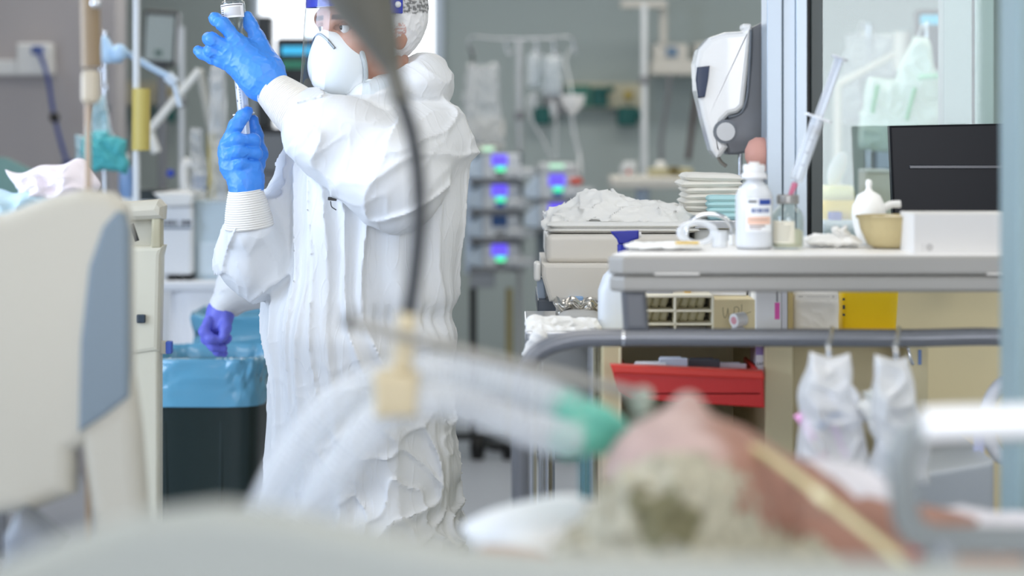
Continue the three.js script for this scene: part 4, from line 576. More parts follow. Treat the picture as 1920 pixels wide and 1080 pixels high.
carton('glove_carton', 'long white carton with small grey emblem at the table edge', 'carton', 1713, 401, 1904, 483, 3.13, 0.11, '#dcd9d4', (c, W, H) => { c.strokeStyle = '#a09c98'; c.lineWidth = 4; c.beginPath(); c.arc(W * 0.15, H * 0.77, 8, 0, 6.3); c.stroke(); c.lineWidth = 2; c.beginPath(); c.arc(W * 0.15, H * 0.77, 3.5, 0, 6.3); c.stroke(); c.fillStyle = '#bdb9b4'; for (let i = 0; i < 3; i++) c.fillRect(W * 0.075, H * (0.7 + i * 0.06), 7, 3); });
thing('paper_wrap', 'crumpled white wrapper lying between vial and bowl', 'wrapper', (g) => { const p = onTable(1560, 3.3); part('sheet', at(turned(puff(0.085, 0.06, 0.014, { crease: 0.005, f: 40, seed: 5 }), -1.5), V(p.x, p.y + 0.01, p.z)), M.paper, g); part('crumple', at(puff(0.024, 0.02, 0.02, { crease: 0.006, f: 70, seed: 8 }), V(p.x + 0.012, p.y + 0.022, p.z + 0.01)), M.paper, g); });
thing('gauze_pad', 'flat white gauze with yellow tip at the table corner', 'gauze', (g) => { const p = onTable(1245, 3.22); part('pad', at(turned(puff(0.12, 0.06, 0.008, { crease: 0.003, f: 30, seed: 2 }), -1.55), V(p.x, p.y + 0.006, p.z)), M.cotton, g); part('yellow_tip', rod(V(p.x + 0.015, p.y + 0.012, p.z + 0.03), V(p.x + 0.05, p.y + 0.012, p.z + 0.028), 0.002), mat(0xd8b548, 0.5), g); });
thing('oxygen_mask', 'clear plastic ring mask beside the saline bottle', 'mask', (g) => { const p = onTable(1308, 3.3); part('ring', at(turned(new THREE.TorusGeometry(0.026, 0.007, 14, 40).scale(1, 0.62, 1), -0.2), V(p.x, p.y + 0.022, p.z)), milky(0xf6f8fa, 0.55, 0.2), g); part('port', rod(V(p.x + 0.034, p.y, p.z), V(p.x + 0.034, p.y + 0.024, p.z), 0.012), milky(0xf6f8fa, 0.5, 0.2), g); });
thing('steel_loop', 'arched chrome handle loop beside the clear ring', 'handle', (g) => { const d = 3.36, b = onTable(1290, d).y; part('loop', sweep([V(P(1286, 0, d).x, b, -d), P(1290, 422, d), P(1308, 406, d), P(1332, 401, d), P(1356, 407, d), P(1371, 424, d), V(P(1374, 0, d).x, b, -d)], 0.0038, 60, 12), M.chrome, g); part('sleeve', rod(V(P(1374, 0, d).x, b, -d), P(1373, 440, d), 0.006), M.white, g); });
thing('black_monitor', 'black glossy switched-off monitor above the white carton', 'monitor', (g) => {
  const d = 4.18;
  part('casing', slab([[1668, 236], [1905, 231], [1905, 420], [1676, 420]], d, 0.03, 0.004), mat(0x0d0f14, 0.3, { specularIntensity: 0.35 }), g); part('ridge', fbox(1705, 309, 1905, 317, d - 0.003, 0.006, 0.002), mat(0x2a2c32, 0.2), g);
  part('bracket', [fbox(1770, 420, 1830, 500, d + 0.012, 0.01), fbox(1740, 496, 1860, 507, d + 0.01, 0.25, 0.004)], M.dark, g);
});
function suppliesBag(label, x, top, w, bottom, d, seed, bits) { thing('supply_bag', label, 'bag', (g) => {
  const p = P(x, (top + bottom) / 2, d); part('bag', at(puff(w * S(d), (bottom - top) * S(d), 0.07, { crease: 0.014, f: 12, seed, taper: 0.5, n: 44, e: 3 }), p), milky(0xf6f7f8, 0.5, 0.28), g);
  for (const [a, b, ww, hh, c] of bits) part('packed_item', at(turned(puff(ww * S(d), hh * S(d), 0.02, { crease: 0.004, f: 30, seed: a }), 0, 0, 0.5), P(a, b, d + 0.005)), mat(c, 0.6), g);
  part('hook', sweep([P(x, top + 6, d), P(x - 4, top - 6, d), P(x, 640, d + 0.06), P(x + 3, 615, TAB + 0.02)], 0.003, 20, 8), M.steel, g);
}, 'bags hanging from the table frame'); }
suppliesBag('clear bag with pink and blue packs hanging from table frame', 1556, 660, 150, 905, 2.78, 3, [[1512, 800, 20, 60, 0xf0a8d8], [1550, 790, 60, 14, 0x4c6c98], [1575, 830, 16, 70, 0xd7a6d2], [1590, 760, 50, 90, 0xe8eaee], [1540, 870, 40, 40, 0xdba8b0]]);
suppliesBag('white bag of supplies hanging right on the table frame', 1682, 664, 124, 915, 2.76, 8, [[1650, 790, 50, 100, 0xe6e7e4], [1668, 850, 14, 50, 0x8e9aa2], [1640, 740, 40, 30, 0xc9ccc8]]);
thing('hose_coil', 'white coiled hose with yellow fittings at right edge', 'hose', (g) => { const d = 3.2; part('coil', sweep([P(1900, 705, d), P(1872, 725, d), P(1852, 760, d), P(1850, 810, d), P(1880, 860, d), P(1930, 850, d), P(1960, 790, d), P(1945, 730, d), P(1915, 712, d)], 0.010, 120, 14), mat(0xe8eaf0, 0.4), g); part('inner_coil', sweep([P(1912, 738, d + 0.01), P(1890, 756, d), P(1888, 800, d), P(1920, 820, d), P(1945, 780, d)], 0.006, 60, 12), M.white, g); for (const [x, y] of [[1900, 724], [1886, 752], [1912, 762]]) part('fitting', rod(P(x - 6, y - 3, d - 0.004), P(x + 8, y + 3, d - 0.008), 0.006), mat(0xd8d82a, 0.4), g); });
thing('grey_bin', 'grey upright container below the chrome bed rail', 'container', (g) => { const a = P(1716, 0, 3.0).x, b = P(1866, 0, 3.0).x; part('body', slab([[1716, 890], [1866, 864], [1866, 2100], [1716, 2100]], 3.0, 0.35, 0.008), mat(0xa6abae, 0.45), g); part('foot', box(b - a, P(0, 2095, 3.0).y, 0.3, (a + b) / 2, P(0, 2095, 3.0).y / 2, -3.18), M.grey, g); part('tag', fbox(1826, 815, 1846, 872, 3.1, 0.004, 0.001), mat(0xc7ccea, 0.6), g); });

// ---------------------------------------------------------------- people
const D = (px, py, z = 0) => V(px / 1000 - 0.96, EYE + (HORIZON - py) / 1000, -4 + z);   // beside the standing doctor, 1 px of the photo = 1 mm
const chain = (pts, k = 0.01) => blend(pts.slice(1).map((p, i) => bone(pts[i][0], p[0], pts[i][1], p[1])), k);
const gloveBump = noiseTex(256, (u, v) => 0.5 + 0.4 * tile(u, v, 22) + 0.15 * tile(u, v, 50, 2));
function hand(fields, wr, lo, hi, cell = 0.0022, wrinkle = 0.0016, k = 0.007) {
  const palm = fields[0], rest = fields.slice(1);
  return nets((x, y, z) => { let d = palm(x, y, z); let e = 1; for (const f of rest) e = Math.min(e, f(x, y, z)); d = smin(d, e, k); return d - wrinkle * (crease(x * 26 + y * 14, y * 30 - x * 10, z * 26) + 0.5 * crease(x * 60, y * 45, z * 60) - 0.3); }, lo, hi, cell, { slack: 0.006 });
}
function cuff(a, b, r0, r1, n = 60) { const m = a.clone().lerp(b, 0.5); return sweep([a, m, b], (t, l) => r0 + (r1 - r0) * t + 0.0009 * Math.sin(l * 1500) + 0.002 * Math.sin(t * 3.14), 150, 64); }
thing('person', 'person in white coverall, visor and blue gloves filling a syringe', 'person', (g) => {
  // coverall
  const torso = blend([bone(D(612, 335, -0.06), D(602, 600, -0.05), 0.098, 0.1), bone(D(762, 315, 0.0), D(735, 600, 0.02), 0.11, 0.11), bone(D(690, 330, 0.0), D(670, 620, 0.0), 0.12, 0.13), bone(D(602, 600, -0.05), D(578, 1000, -0.03), 0.1, 0.09), bone(D(578, 1000, -0.03), D(590, 1590, -0.03), 0.09, 0.07),
    bone(D(735, 600, 0.02), D(742, 1000, 0.05), 0.11, 0.11), bone(D(742, 1000, 0.05), D(735, 1590, 0.06), 0.11, 0.08), bone(D(660, 640, 0.02), D(655, 860, 0.03), 0.12, 0.1)], 0.05);
  const neck = blend([bone(D(735, 215, -0.01), D(790, 165, -0.03), 0.07, 0.055), bone(D(700, 196, 0.06), D(800, 150, 0.03), 0.035, 0.038), bone(D(800, 150, 0.03), D(800, 140, -0.07), 0.036, 0.04), bone(D(650, 215, 0.02), D(720, 205, 0.05), 0.04, 0.045)], 0.03);
  const armL = blend([bone(D(805, 265, 0.02), D(752, 335, 0.15), 0.078, 0.086), bone(D(752, 335, 0.15), D(645, 262, 0.12), 0.084, 0.074), bone(D(645, 262, 0.12), D(594, 230, 0.098), 0.07, 0.05)], 0.04);
  const armR = blend([bone(D(585, 310, -0.1), D(482, 495, 0.0), 0.065, 0.06), bone(D(482, 495, 0.0), D(475, 440, 0.035), 0.062, 0.05)], 0.03);
  const body = (x, y, z) => {
    let t = torso(x, y, z);
    const px = (x + 0.96) * 1000, py = (1.694 - y) * 1000, th = Math.atan2(x + 0.29, z + 4);
    if (t < 0.06) {
      const up = 1 / (1 + Math.exp((py - 720) / 50)), dn = 1 - up;
      const w = n3(x * 3, y * 2.2, z * 3) * 0.5, leftSide = Math.max(0, Math.min(1, (px - 600) / 120));
      t -= (0.016 * (ridge(th * 1.7 + w * 0.7 + y * 0.5 + 4, y * 0.55, 1.7) - 0.35) + 0.006 * crease(th * 2.0 + w * 0.6 + y * 0.8, y * 0.8, 4.2)) * (0.4 + 0.6 * up);     // long hanging folds
      t -= dn * (0.012 * n3(x * 5, y * 5, z * 5) + 0.014 * crease(x * 5 + w, y * 6 + w, z * 5) + 0.008 * crease(x * 10 + 3, y * 11, z * 10)) * (0.25 + 0.75 * leftSide);        // crumpled legs
      t += 0.016 * Math.exp(-(((py - 590) / 26) ** 2)) * leftSide * (1 + 0.3 * Math.sin(th * 40 + w * 4)) + 0.002 * leftSide * Math.sin(th * 30 + w * 6) * Math.exp(-(((py - 590) / 90) ** 2));   // gathered waist
    }
    let a = armL(x, y, z); if (a < 0.05) a -= 0.012 * n3(x * 5 + y * 4, y * 5 - x * 4, z * 4) + 0.009 * crease(x * 3 + y * 3 + 2, y * 7 - x * 5, z * 3) + 0.003 * crease(x * 9, y * 12 - x * 8, z * 6 + 5);
    let b = armR(x, y, z); if (b < 0.05) b -= 0.008 * n3(x * 9, y * 5, z * 8) + 0.010 * crease(x * 7, y * 3.5, z * 6 + 3) + 0.003 * crease(x * 16, y * 8, z * 12);
    let c = neck(x, y, z); if (c < 0.05) c -= 0.006 * n3(x * 9, y * 12, z * 8) + 0.005 * crease(x * 9, y * 12, z * 8);
    return smin(smin(smin(t, c, 0.03), a, 0.016), b, 0.012);
  };
  const coverall = part('coverall', nets(body, V(-0.58, 0.06, -4.25), V(-0.04, 1.62, -3.68), 0.004, { slack: 0.035, uvAxis: D(690, 500) }), M.tyvek, g, 'white protective coverall');
  part('badge_clip', [at(turned(box(0.016, 0.006, 0.004, 0, 0, 0, 0.001), 0, 0, -0.1), D(636, 368, 0.155)), sweep([D(633, 372, 0.155), D(635, 382, 0.155), D(643, 388, 0.152)], 0.001, 16, 6)], M.black, coverall);
  for (const [px, z] of [[590, -0.0], [735, 0.09]]) part('shoe_cover', at(new THREE.SphereGeometry(1, 28, 20).scale(0.07, 0.075, 0.135).rotateY(-0.7), V(px / 1000 - 0.98, 0.072, -4 + z)), M.tyvek, g);
  const knit = mat(0xe4e1da, 0.9);
  part('cuff', cuff(D(512, 165, 0.055), D(584, 224, 0.094), 0.033, 0.05), knit, g, 'white knitted cuff'); part('cuff', cuff(D(466, 354, 0.05), D(473, 424, 0.042), 0.031, 0.046), knit, g, 'white knitted cuff');
  // raised hand
  const blue = mat(0x3f8ae2, 0.42, { bumpMap: gloveBump, bumpScale: 0.0006 });
  const h1 = [blend([bone(D(530, 180, 0.065), D(500, 150, 0.05), 0.031, 0.034), bone(D(500, 150, 0.05), D(455, 88, 0.04), 0.034, 0.02), bone(D(490, 150, 0.045), D(424, 112, 0.035), 0.032, 0.014), bone(D(500, 140, 0.045), D(440, 98, 0.045), 0.034, 0.018), bone(D(508, 125, 0.035), D(487, 82, 0.02), 0.022, 0.014)], 0.02),
    chain([[D(455, 84, 0.045), 0.0145], [D(425, 48, 0.048), 0.0115], [D(408, 37, 0.03), 0.0105], [D(407, 36, 0.012), 0.009]]), chain([[D(440, 96, 0.05), 0.014], [D(405, 76, 0.052), 0.0115], [D(396, 74, 0.034), 0.0105], [D(402, 80, 0.018), 0.0095]]),
    chain([[D(432, 108, 0.044), 0.013], [D(402, 96, 0.044), 0.011], [D(394, 98, 0.024), 0.01], [D(408, 104, 0.008), 0.009]]), chain([[D(424, 118, 0.036), 0.0125], [D(400, 108, 0.032), 0.0105], [D(384, 101, 0.028), 0.0095], [D(374, 95, 0.026), 0.0085]]),
    chain([[D(500, 108, 0.028), 0.02], [D(484, 72, 0.014), 0.0135], [D(470, 46, 0.004), 0.0115], [D(465, 30, 0.0), 0.0095]])];
  part('glove', hand(h1, 0, V(-0.62, 1.47, -4.05), V(-0.38, 1.72, -3.86)), blue, g, 'blue nitrile glove on the raised hand');
  // lower hand
  const h2 = [blend([bone(D(467, 362, 0.05), D(466, 340, 0.048), 0.028, 0.027), bone(D(466, 340, 0.048), D(440, 285, 0.04), 0.027, 0.02), bone(D(470, 335, 0.04), D(468, 288, 0.02), 0.026, 0.022), bone(D(436, 272, 0.04), D(438, 310, 0.045), 0.018, 0.02)], 0.02),
    chain([[D(436, 264, 0.05), 0.014], [D(450, 236, 0.06), 0.0125], [D(462, 219, 0.054), 0.011], [D(470, 209, 0.045), 0.0095]]),
    chain([[D(432, 270, 0.05), 0.013], [D(454, 262, 0.07), 0.012], [D(482, 263, 0.05), 0.011], [D(482, 270, 0.028), 0.0095]]), chain([[D(432, 290, 0.052), 0.013], [D(456, 284, 0.072), 0.012], [D(486, 287, 0.05), 0.011], [D(484, 293, 0.028), 0.0095]]),
    chain([[D(438, 310, 0.05), 0.0125], [D(460, 306, 0.068), 0.011], [D(484, 311, 0.05), 0.0105], [D(482, 316, 0.03), 0.009]]), chain([[D(478, 328, 0.03), 0.019], [D(488, 288, 0.004), 0.0135], [D(480, 252, -0.004), 0.0115], [D(475, 224, 0.0), 0.0095]])];
  part('glove', hand(h2, 0, V(-0.56, 1.3, -4.05), V(-0.44, 1.51, -3.89), 0.0022, 0.0016, 0.004), blue, g, 'blue nitrile glove on the lower hand');
  // head
  const yaw = -0.838, C = D(690, 34, -0.01), q = new THREE.Quaternion().setFromEuler(new THREE.Euler(0.06, yaw, 0, 'YXZ')), L = (r, u, f) => V(r, u, f).applyQuaternion(q).add(C);
  const skin = (t, x, y, z) => { const m = n3(x * 40, y * 40, z * 40) * 0.04, v = V(x, y, z).sub(C).applyQuaternion(q.clone().invert()), br = Math.abs(v.y - 0.004) < 0.005 && v.z > 0.07 && Math.abs(v.x) > 0.012 && Math.abs(v.x) < 0.05 ? 0.25 : 1, lash = Math.hypot((Math.abs(v.x) - 0.032) / 0.016, (v.y + 0.016) / 0.008) < 1.15 && v.z > 0.06 ? 0.6 : 1, k = br * lash; t.setRGB((0.52 + m) * k, (0.27 + m) * k, (0.19 + m * 0.8) * k); };
  const face0 = blend([ball(L(0, 0.02, -0.005), 0.076, 0.098, 0.098, q), ball(L(0, -0.05, 0.03), 0.062, 0.07, 0.062, q), ball(L(0, -0.1, 0.05), 0.035, 0.026, 0.035, q), ball(L(0.04, -0.045, 0.06), 0.026, 0.024, 0.024, q), ball(L(-0.04, -0.045, 0.06), 0.026, 0.024, 0.024, q), bone(L(-0.05, 0.003, 0.072), L(0.05, 0.003, 0.072), 0.014, 0.014), bone(L(0, -0.01, 0.088), L(0, -0.05, 0.108), 0.009, 0.015), bone(L(0, -0.08, -0.02), D(740, 230, -0.02), 0.055, 0.06)], 0.022);
  const so = [ball(L(0.032, -0.016, 0.094), 0.016, 0.011, 0.014, q), ball(L(-0.032, -0.016, 0.094), 0.016, 0.011, 0.014, q)], ear = [ball(L(0.077, -0.03, -0.01), 0.01, 0.032, 0.02, q), ball(L(-0.077, -0.03, -0.01), 0.01, 0.032, 0.02, q)];
  const face = (x, y, z) => { let d = face0(x, y, z); for (const s of so) d = -smin(-d, s(x, y, z), 0.008); for (const e of ear) d = smin(d, e(x, y, z), 0.008); return d; };
  const body2 = part('body', nets(face, V(C.x - 0.15, C.y - 0.24, C.z - 0.15), V(C.x + 0.15, C.y + 0.14, C.z + 0.16), 0.003, { color: skin }), mat(0xffffff, 0.5, { vertexColors: true }), g, 'face between visor and mask');
  for (const s of [-1, 1]) { const e = L(s * 0.032, -0.016, 0.077); part('eye', at(new THREE.SphereGeometry(0.0125, 24, 18), e), mat(0xe9e4df, 0.15), body2); const lk = V(-0.85, -0.02, 0.5).normalize(); part('iris', at(new THREE.SphereGeometry(0.0062, 18, 14), e.clone().addScaledVector(lk, 0.0078)), mat(0x24160e, 0.1), body2); part('eyelid', nets((x, y, z) => Math.max(Math.abs(ball(e, 0.0138)(x, y, z)) - 0.001, -(y - e.y - 0.003)), V(e.x - 0.02, e.y - 0.02, e.z - 0.02), V(e.x + 0.02, e.y + 0.02, e.z + 0.02), 0.0012), mat(0x9a6a56, 0.5), body2); }
  const capT = tex(512, 256, (c, w, h) => { c.fillStyle = '#d9dadb'; c.fillRect(0, 0, w, h); rs = 5; for (let i = 0; i < 900; i++) { c.fillStyle = ['#55585a', '#8a8c8e', '#333638'][i % 3]; c.fillRect(rnd(0, w), rnd(0, h * 0.52), rnd(2, 4), rnd(5, 16)); } });
  const capF = (x, y, z) => { const v = V(x, y, z).sub(C).applyQuaternion(q.clone().invert()); const d = ball(L(0, 0.014, -0.012), 0.096, 0.106, 0.108, q)(x, y, z) - 0.003 * ridge(x * 40, y * 40, z * 40); return Math.max(d, v.z - 0.03 - v.y * 0.55, -0.075 - v.y); };
  const cap = part('cap', nets(capF, V(C.x - 0.15, C.y - 0.15, C.z - 0.16), V(C.x + 0.15, C.y + 0.16, C.z + 0.16), 0.003, { color: (t, x, y, z) => { const v = V(x, y, z).sub(C).applyQuaternion(q.clone().invert()), s = n3(x * 60, y * 190, z * 60), top = v.y > 0.005; const k = top ? (s > 0.05 ? 0.16 : 0.55) : 0.82; const red = !top && Math.hypot((v.y + 0.038) / 0.026, (v.z - 0.0) / 0.02) < 1 && v.x > 0 && n3(x * 70, y * 240, z * 70) > -0.15; red ? t.setRGB(0.68, 0.4, 0.36) : t.setRGB(k, k, k); } }), mat(0xffffff, 0.6, { vertexColors: true }), g, 'thin cap, grey flecked above and white over the ear with red marks');
  // mask
  const mq = q, mc = L(0, -0.087, 0.07), shell = ball(mc, 0.059, 0.062, 0.064, mq), mk = (x, y, z) => { const v = V(x, y, z).sub(C).applyQuaternion(q.clone().invert()); return Math.max(smin(shell(x, y, z), ball(L(0, -0.046, 0.1), 0.015, 0.026, 0.02, mq)(x, y, z), 0.03), 0.058 + 0.1 * Math.abs(v.x) * 0 - v.z + (v.y + 0.08) * 0.12); };
  const mask = part('respirator', nets(mk, V(mc.x - 0.1, mc.y - 0.1, mc.z - 0.1), V(mc.x + 0.1, mc.y + 0.1, mc.z + 0.1), 0.0025), mat(0xf2f3f4, 0.6, { bumpMap: fine, bumpScale: 0.0006 }), g, 'white cup respirator');
  const rim = []; for (let i = 0; i <= 40; i++) { const a = i / 40 * 6.2832; rim.push(L(0.062 * Math.sin(a), -0.087 + 0.066 * Math.cos(a), 0.062 + (0.07 * Math.cos(a)) * 0.12)); } part('rim', sweep(rim, 0.005, 120, 10), mat(0xd6d8d8, 0.8, { bumpMap: noiseTex(128, (u, v) => (Math.sin(u * 6.2832 * 12) * Math.sin(v * 6.2832 * 12) > 0.2 ? 0 : 1)), bumpScale: 0.002 }), mask);
  const on = (r, u) => { const o = L(r, u, 0.2), dir = V(0, 0, -1).applyQuaternion(q); let p = o.clone(); for (let i = 0; i < 60; i++) { const d = mk(p.x, p.y, p.z); if (d < 0.0008) break; p.addScaledVector(dir, d * 0.9); } return p; };
  part('nose_clip', sweep([on(-0.035, -0.052), on(-0.018, -0.035), on(0, -0.026), on(0.018, -0.035), on(0.036, -0.054)], 0.0028, 40, 8), mat(0x8f9498, 0.3, { metalness: 0.8 }), mask);
  for (const [u0, u1, u2] of [[-0.05, -0.03, -0.01], [-0.115, -0.115, -0.09]]) for (const s of [-1, 1]) part('strap', sweep([L(s * 0.058, u0, 0.06), L(s * 0.074, u1, 0.03), L(s * 0.086, u2, -0.02)], 0.003, 24, 8), M.white, mask);
  // visor
  const arc = (a0, a1, f) => { const n = 60, m = 16, pos = [], uv = [], idx = []; for (let j = 0; j <= m; j++) for (let i = 0; i <= n; i++) { const a = a0 + (a1 - a0) * i / n, p = f(a, j / m); pos.push(p.x, p.y, p.z); uv.push(i / n, 1 - j / m); } for (let j = 0; j < m; j++) for (let i = 0; i < n; i++) { const a = j * (n + 1) + i, b = a + n + 1; idx.push(a, b, a + 1, b, b + 1, a + 1); } const o = new THREE.BufferGeometry(); o.setAttribute('position', new THREE.Float32BufferAttribute(pos, 3)); o.setAttribute('uv', new THREE.Float32BufferAttribute(uv, 2)); o.setIndex(idx); o.computeVertexNormals(); return o; };
  const vis = (a, t) => L((0.098 + 0.008 * t) * Math.sin(a), 0.06 - 0.2 * t, 0.002 + (0.118 + 0.03 * t) * Math.cos(a));
  const sheet = part('visor', arc(-1.45, 1.45, vis), clear(0xf6fafc, 0.02), g, 'clear face shield');
  const edge = []; for (let i = 0; i <= 10; i++) edge.push(vis(-1.45, i / 10)); part('edge', sweep(edge, 0.0012, 30, 6), milky(0xdfe6ec, 0.5), sheet);
  const bt = tex(1024, 64, (c, w, h) => { c.fillStyle = '#1c2fae'; c.fillRect(0, 0, w, h); c.fillStyle = '#e8ebff'; c.font = 'bold 30px sans-serif'; c.fillText('EN 166 3S CE', 190, 44); });
  const band = part('headband', arc(-1.6, 1.6, (a, t) => L(0.1 * Math.sin(a), 0.056 - 0.032 * t, 0.003 + 0.1195 * Math.cos(a))), mat(0xffffff, 0.4, { map: bt }), g, 'blue visor band lettered EN 166 3S CE');
  part('foam', arc(-1.1, 1.1, (a, t) => L((0.086 + 0.01 * Math.sin(t * 3.14)) * Math.sin(a), 0.054 - 0.03 * t, 0.002 + (0.098 + 0.014 * Math.sin(t * 3.14)) * Math.cos(a))), mat(0xeeeeec, 0.9), band); part('band_end', at(box(0.026, 0.045, 0.006, 0, 0, 0, 0.002).rotateY(0.65), L(0.101, 0.028, 0.012)), mat(0x1c2fae, 0.4), band); part('button', at(new THREE.SphereGeometry(0.006, 16, 12), L(0.105, 0.022, 0.012)), M.white, band);
});
thing('medicine_vial', 'inverted glass vial held up between thumb and finger', 'vial', (g) => {
  const a = D(436.5, 0, 0.004), b = D(458, 211, 0.012), dir = a.clone().sub(b).normalize(), q = new THREE.Quaternion().setFromUnitVectors(V(0, 1, 0), dir), o = D(440, 36, 0.008), R = 0.0225;
  const rev = (p) => at(new THREE.LatheGeometry(p.map(([x, y]) => new THREE.Vector2(x, y)), 40).applyQuaternion(q), o);
  part('glass', rev([[0.011, -0.03], [0.0125, -0.028], [0.013, -0.02], [R - 0.004, -0.008], [R, 0.002], [R, 0.03], [R - 0.004, 0.035], [0, 0.034], [0, 0.032], [R - 0.004, 0.032], [R - 0.0015, 0.029], [R - 0.0015, 0.003], [0.011, -0.02], [0.01, -0.029]]), clear(0xf4f6f6, 0.03), g);
  part('cap', rev([[0, -0.045], [0.014, -0.045], [0.0145, -0.03], [0, -0.029]]), mat(0xb4b6b8, 0.35, { metalness: 0.6 }), g);
  const t = tex(256, 128, (c) => { c.fillStyle = '#f2f2f0'; c.fillRect(0, 0, 256, 128); c.fillStyle = '#444'; c.fillRect(6, 10, 240, 8); for (let i = 0; i < 5; i++) c.fillRect(14, 30 + i * 18, 20 + (i * 29 % 30), 6); c.fillStyle = '#ccc'; c.fillRect(70, 30, 150, 80); }); part('label', new THREE.CylinderGeometry(R + 0.0004, R + 0.0004, 0.026, 40, 1, true, -1.3, 2.4).translate(0, 0.014, 0).applyQuaternion(q).translate(o.x, o.y, o.z), mat(0xffffff, 0.5, { map: t }), g);
});
thing('syringe', 'syringe drawing from the raised vial, held by both blue gloves', 'syringe', (g) => { syringe(g, D(445, 84, 0.008), D(458.5, 213, 0.013), 0.0112, 0.113, 0.05, gradTex([['5', 5], ['10', 10], ['15', 14], ['20', 19]].map(([s, i]) => [s, 20 - i]), false)); part('needle', rod(D(443, 64, 0.007), D(445, 84, 0.008), 0.0025), M.steel, g); });
// the second person, bent forward behind
thing('person', 'person in white coverall with purple glove, mostly hidden behind', 'person', (g) => {
  const Q = (px, py, z = 0) => P(px, py, 4.72).add(V(0, 0, z)); const c = [bone(Q(700, 640), Q(660, 420, 0.06), 0.13, 0.13), bone(Q(640, 440, 0.0), Q(560, 470, 0), 0.1, 0.07), bone(Q(560, 470), Q(470, 530, 0.0), 0.066, 0.058), bone(Q(470, 530), Q(418, 572, 0.02), 0.055, 0.034), bone(Q(470, 520), Q(440, 470, -0.02), 0.05, 0.04), bone(Q(660, 640), Q(650, 1100), 0.11, 0.09), bone(Q(650, 1100), Q(650, 1450), 0.09, 0.07), bone(Q(745, 640), Q(752, 1100), 0.11, 0.09), bone(Q(752, 1100), Q(750, 1450), 0.09, 0.07), bone(Q(700, 430), Q(760, 520, -0.1), 0.07, 0.05), bone(Q(650, 400, 0.05), Q(640, 370, 0.08), 0.06, 0.06)], f = blend(c, 0.04);
  part('coverall', nets((x, y, z) => f(x, y, z) - 0.01 * n3(x * 7, y * 6, z * 7) - 0.005 * crease(x * 10, y * 9, z * 10), V(-0.72, 0.03, -5.05), V(-0.1, 1.42, -4.45), 0.005, { slack: 0.03, uvAxis: Q(690, 600) }), M.tyvek, g);
  for (const x of [650, 750]) part('shoe_cover', at(new THREE.SphereGeometry(1, 20, 14).scale(0.06, 0.05, 0.12), V(Q(x, 0).x, 0.05, -4.68)), M.tyvek, g);
  part('body', at(new THREE.SphereGeometry(1, 28, 20).scale(0.075, 0.1, 0.09), Q(640, 340, 0.04)), mat(0xb88468, 0.5), g); part('cap', at(new THREE.SphereGeometry(1, 28, 14, 0, 6.29, 0, 1.5).scale(0.08, 0.106, 0.096), Q(642, 338, 0.035)), M.cotton, g);
  const pu = mat(0x6a70d8, 0.45), h = [blend([bone(Q(420, 578, 0.03), Q(414, 606, 0.04), 0.03, 0.026), bone(Q(412, 592, 0.03), Q(402, 606, 0.04), 0.024, 0.016)], 0.02),
    chain([[Q(398, 598, 0.06), 0.012], [Q(392, 616, 0.075), 0.011], [Q(404, 629, 0.08), 0.01], [Q(424, 630, 0.075), 0.009]]), chain([[Q(400, 606, 0.045), 0.012], [Q(394, 630, 0.06), 0.011], [Q(408, 644, 0.065), 0.01], [Q(426, 648, 0.06), 0.009]]),
    chain([[Q(404, 610, 0.028), 0.012], [Q(402, 640, 0.035), 0.0105], [Q(412, 655, 0.035), 0.0095], [Q(424, 660, 0.03), 0.0085]]), chain([[Q(412, 612, 0.015), 0.012], [Q(414, 630, 0.018), 0.0105], [Q(424, 636, 0.018), 0.0095], [Q(430, 632, 0.018), 0.0085]]), chain([[Q(426, 590, 0.05), 0.014], [Q(430, 610, 0.065), 0.012], [Q(428, 624, 0.075), 0.0105]])];
  part('glove', hand(h, 0, V(-0.72, 0.92, -4.78), V(-0.56, 1.12, -4.6), 0.003, 0.001, 0.003), pu, g, 'purple glove with curled fingers');
});

// ---------------------------------------------------------------- foreground: the patient's bed
const BED = { y: 0.93 };
thing('hospital_bed', 'patient bed in the foreground with pale grey curved rail', 'bed', (g) => {
  const { y } = BED;
  part('mattress', box(1.75, 0.15, 0.78, 0.86, y - 0.075, -1.83, 0.04), M.cotton, g); part('deck', box(1.8, 0.08, 0.8, 0.86, y - 0.2, -1.83, 0.02), M.grey, g); part('lift_column', box(0.6, y - 0.24, 0.4, 0.9, (y - 0.24) / 2, -1.83, 0.03), M.grey, g);
  part('near_rail', slab([[-300, 1150], [-60, 1092], [110, 1020], [250, 975], [400, 955], [520, 966], [700, 1004], [860, 1036], [1100, 1056], [1500, 1066], [2300, 1080], [2300, 1500], [-300, 1500]], 1.28, 0.04, 0.012, [], false), mat(0xa0a39b, 0.45), g, 'pale grey curved side rail');
  part('rail_bracket', [box(0.05, 0.3, 0.12, 0.1, y - 0.25, -1.38), box(0.05, 0.3, 0.12, 0.5, y - 0.25, -1.38)], M.grey, g);
  const R = (x, yy, d = 1.75) => P(x, yy, d), loop = [[1990, 798], [1900, 799], [1760, 806], [1716, 818], [1694, 850], [1694, 930], [1706, 985], [1740, 1008], [1850, 1012], [1990, 1012]].map((p) => R(...p)); part('chrome_rail', sweep(loop, 0.012, 160, 18), mat(0x868b8a, 0.4), g, 'steel tube side rail');
  part('rail_highlight', rod(R(1728, 795, 1.72), R(1995, 785, 1.72), 0.0135), mat(0xf4f5f6, 0.15, { clearcoat: 1 }), g, 'white bar painted as the highlight on the rail top'); for (const x of [1760, 1950]) part('rail_post', rod(R(x, 1010), R(x, 1250), 0.014), M.steel, g);  // white bar over the tube paints in the highlight along its top
});
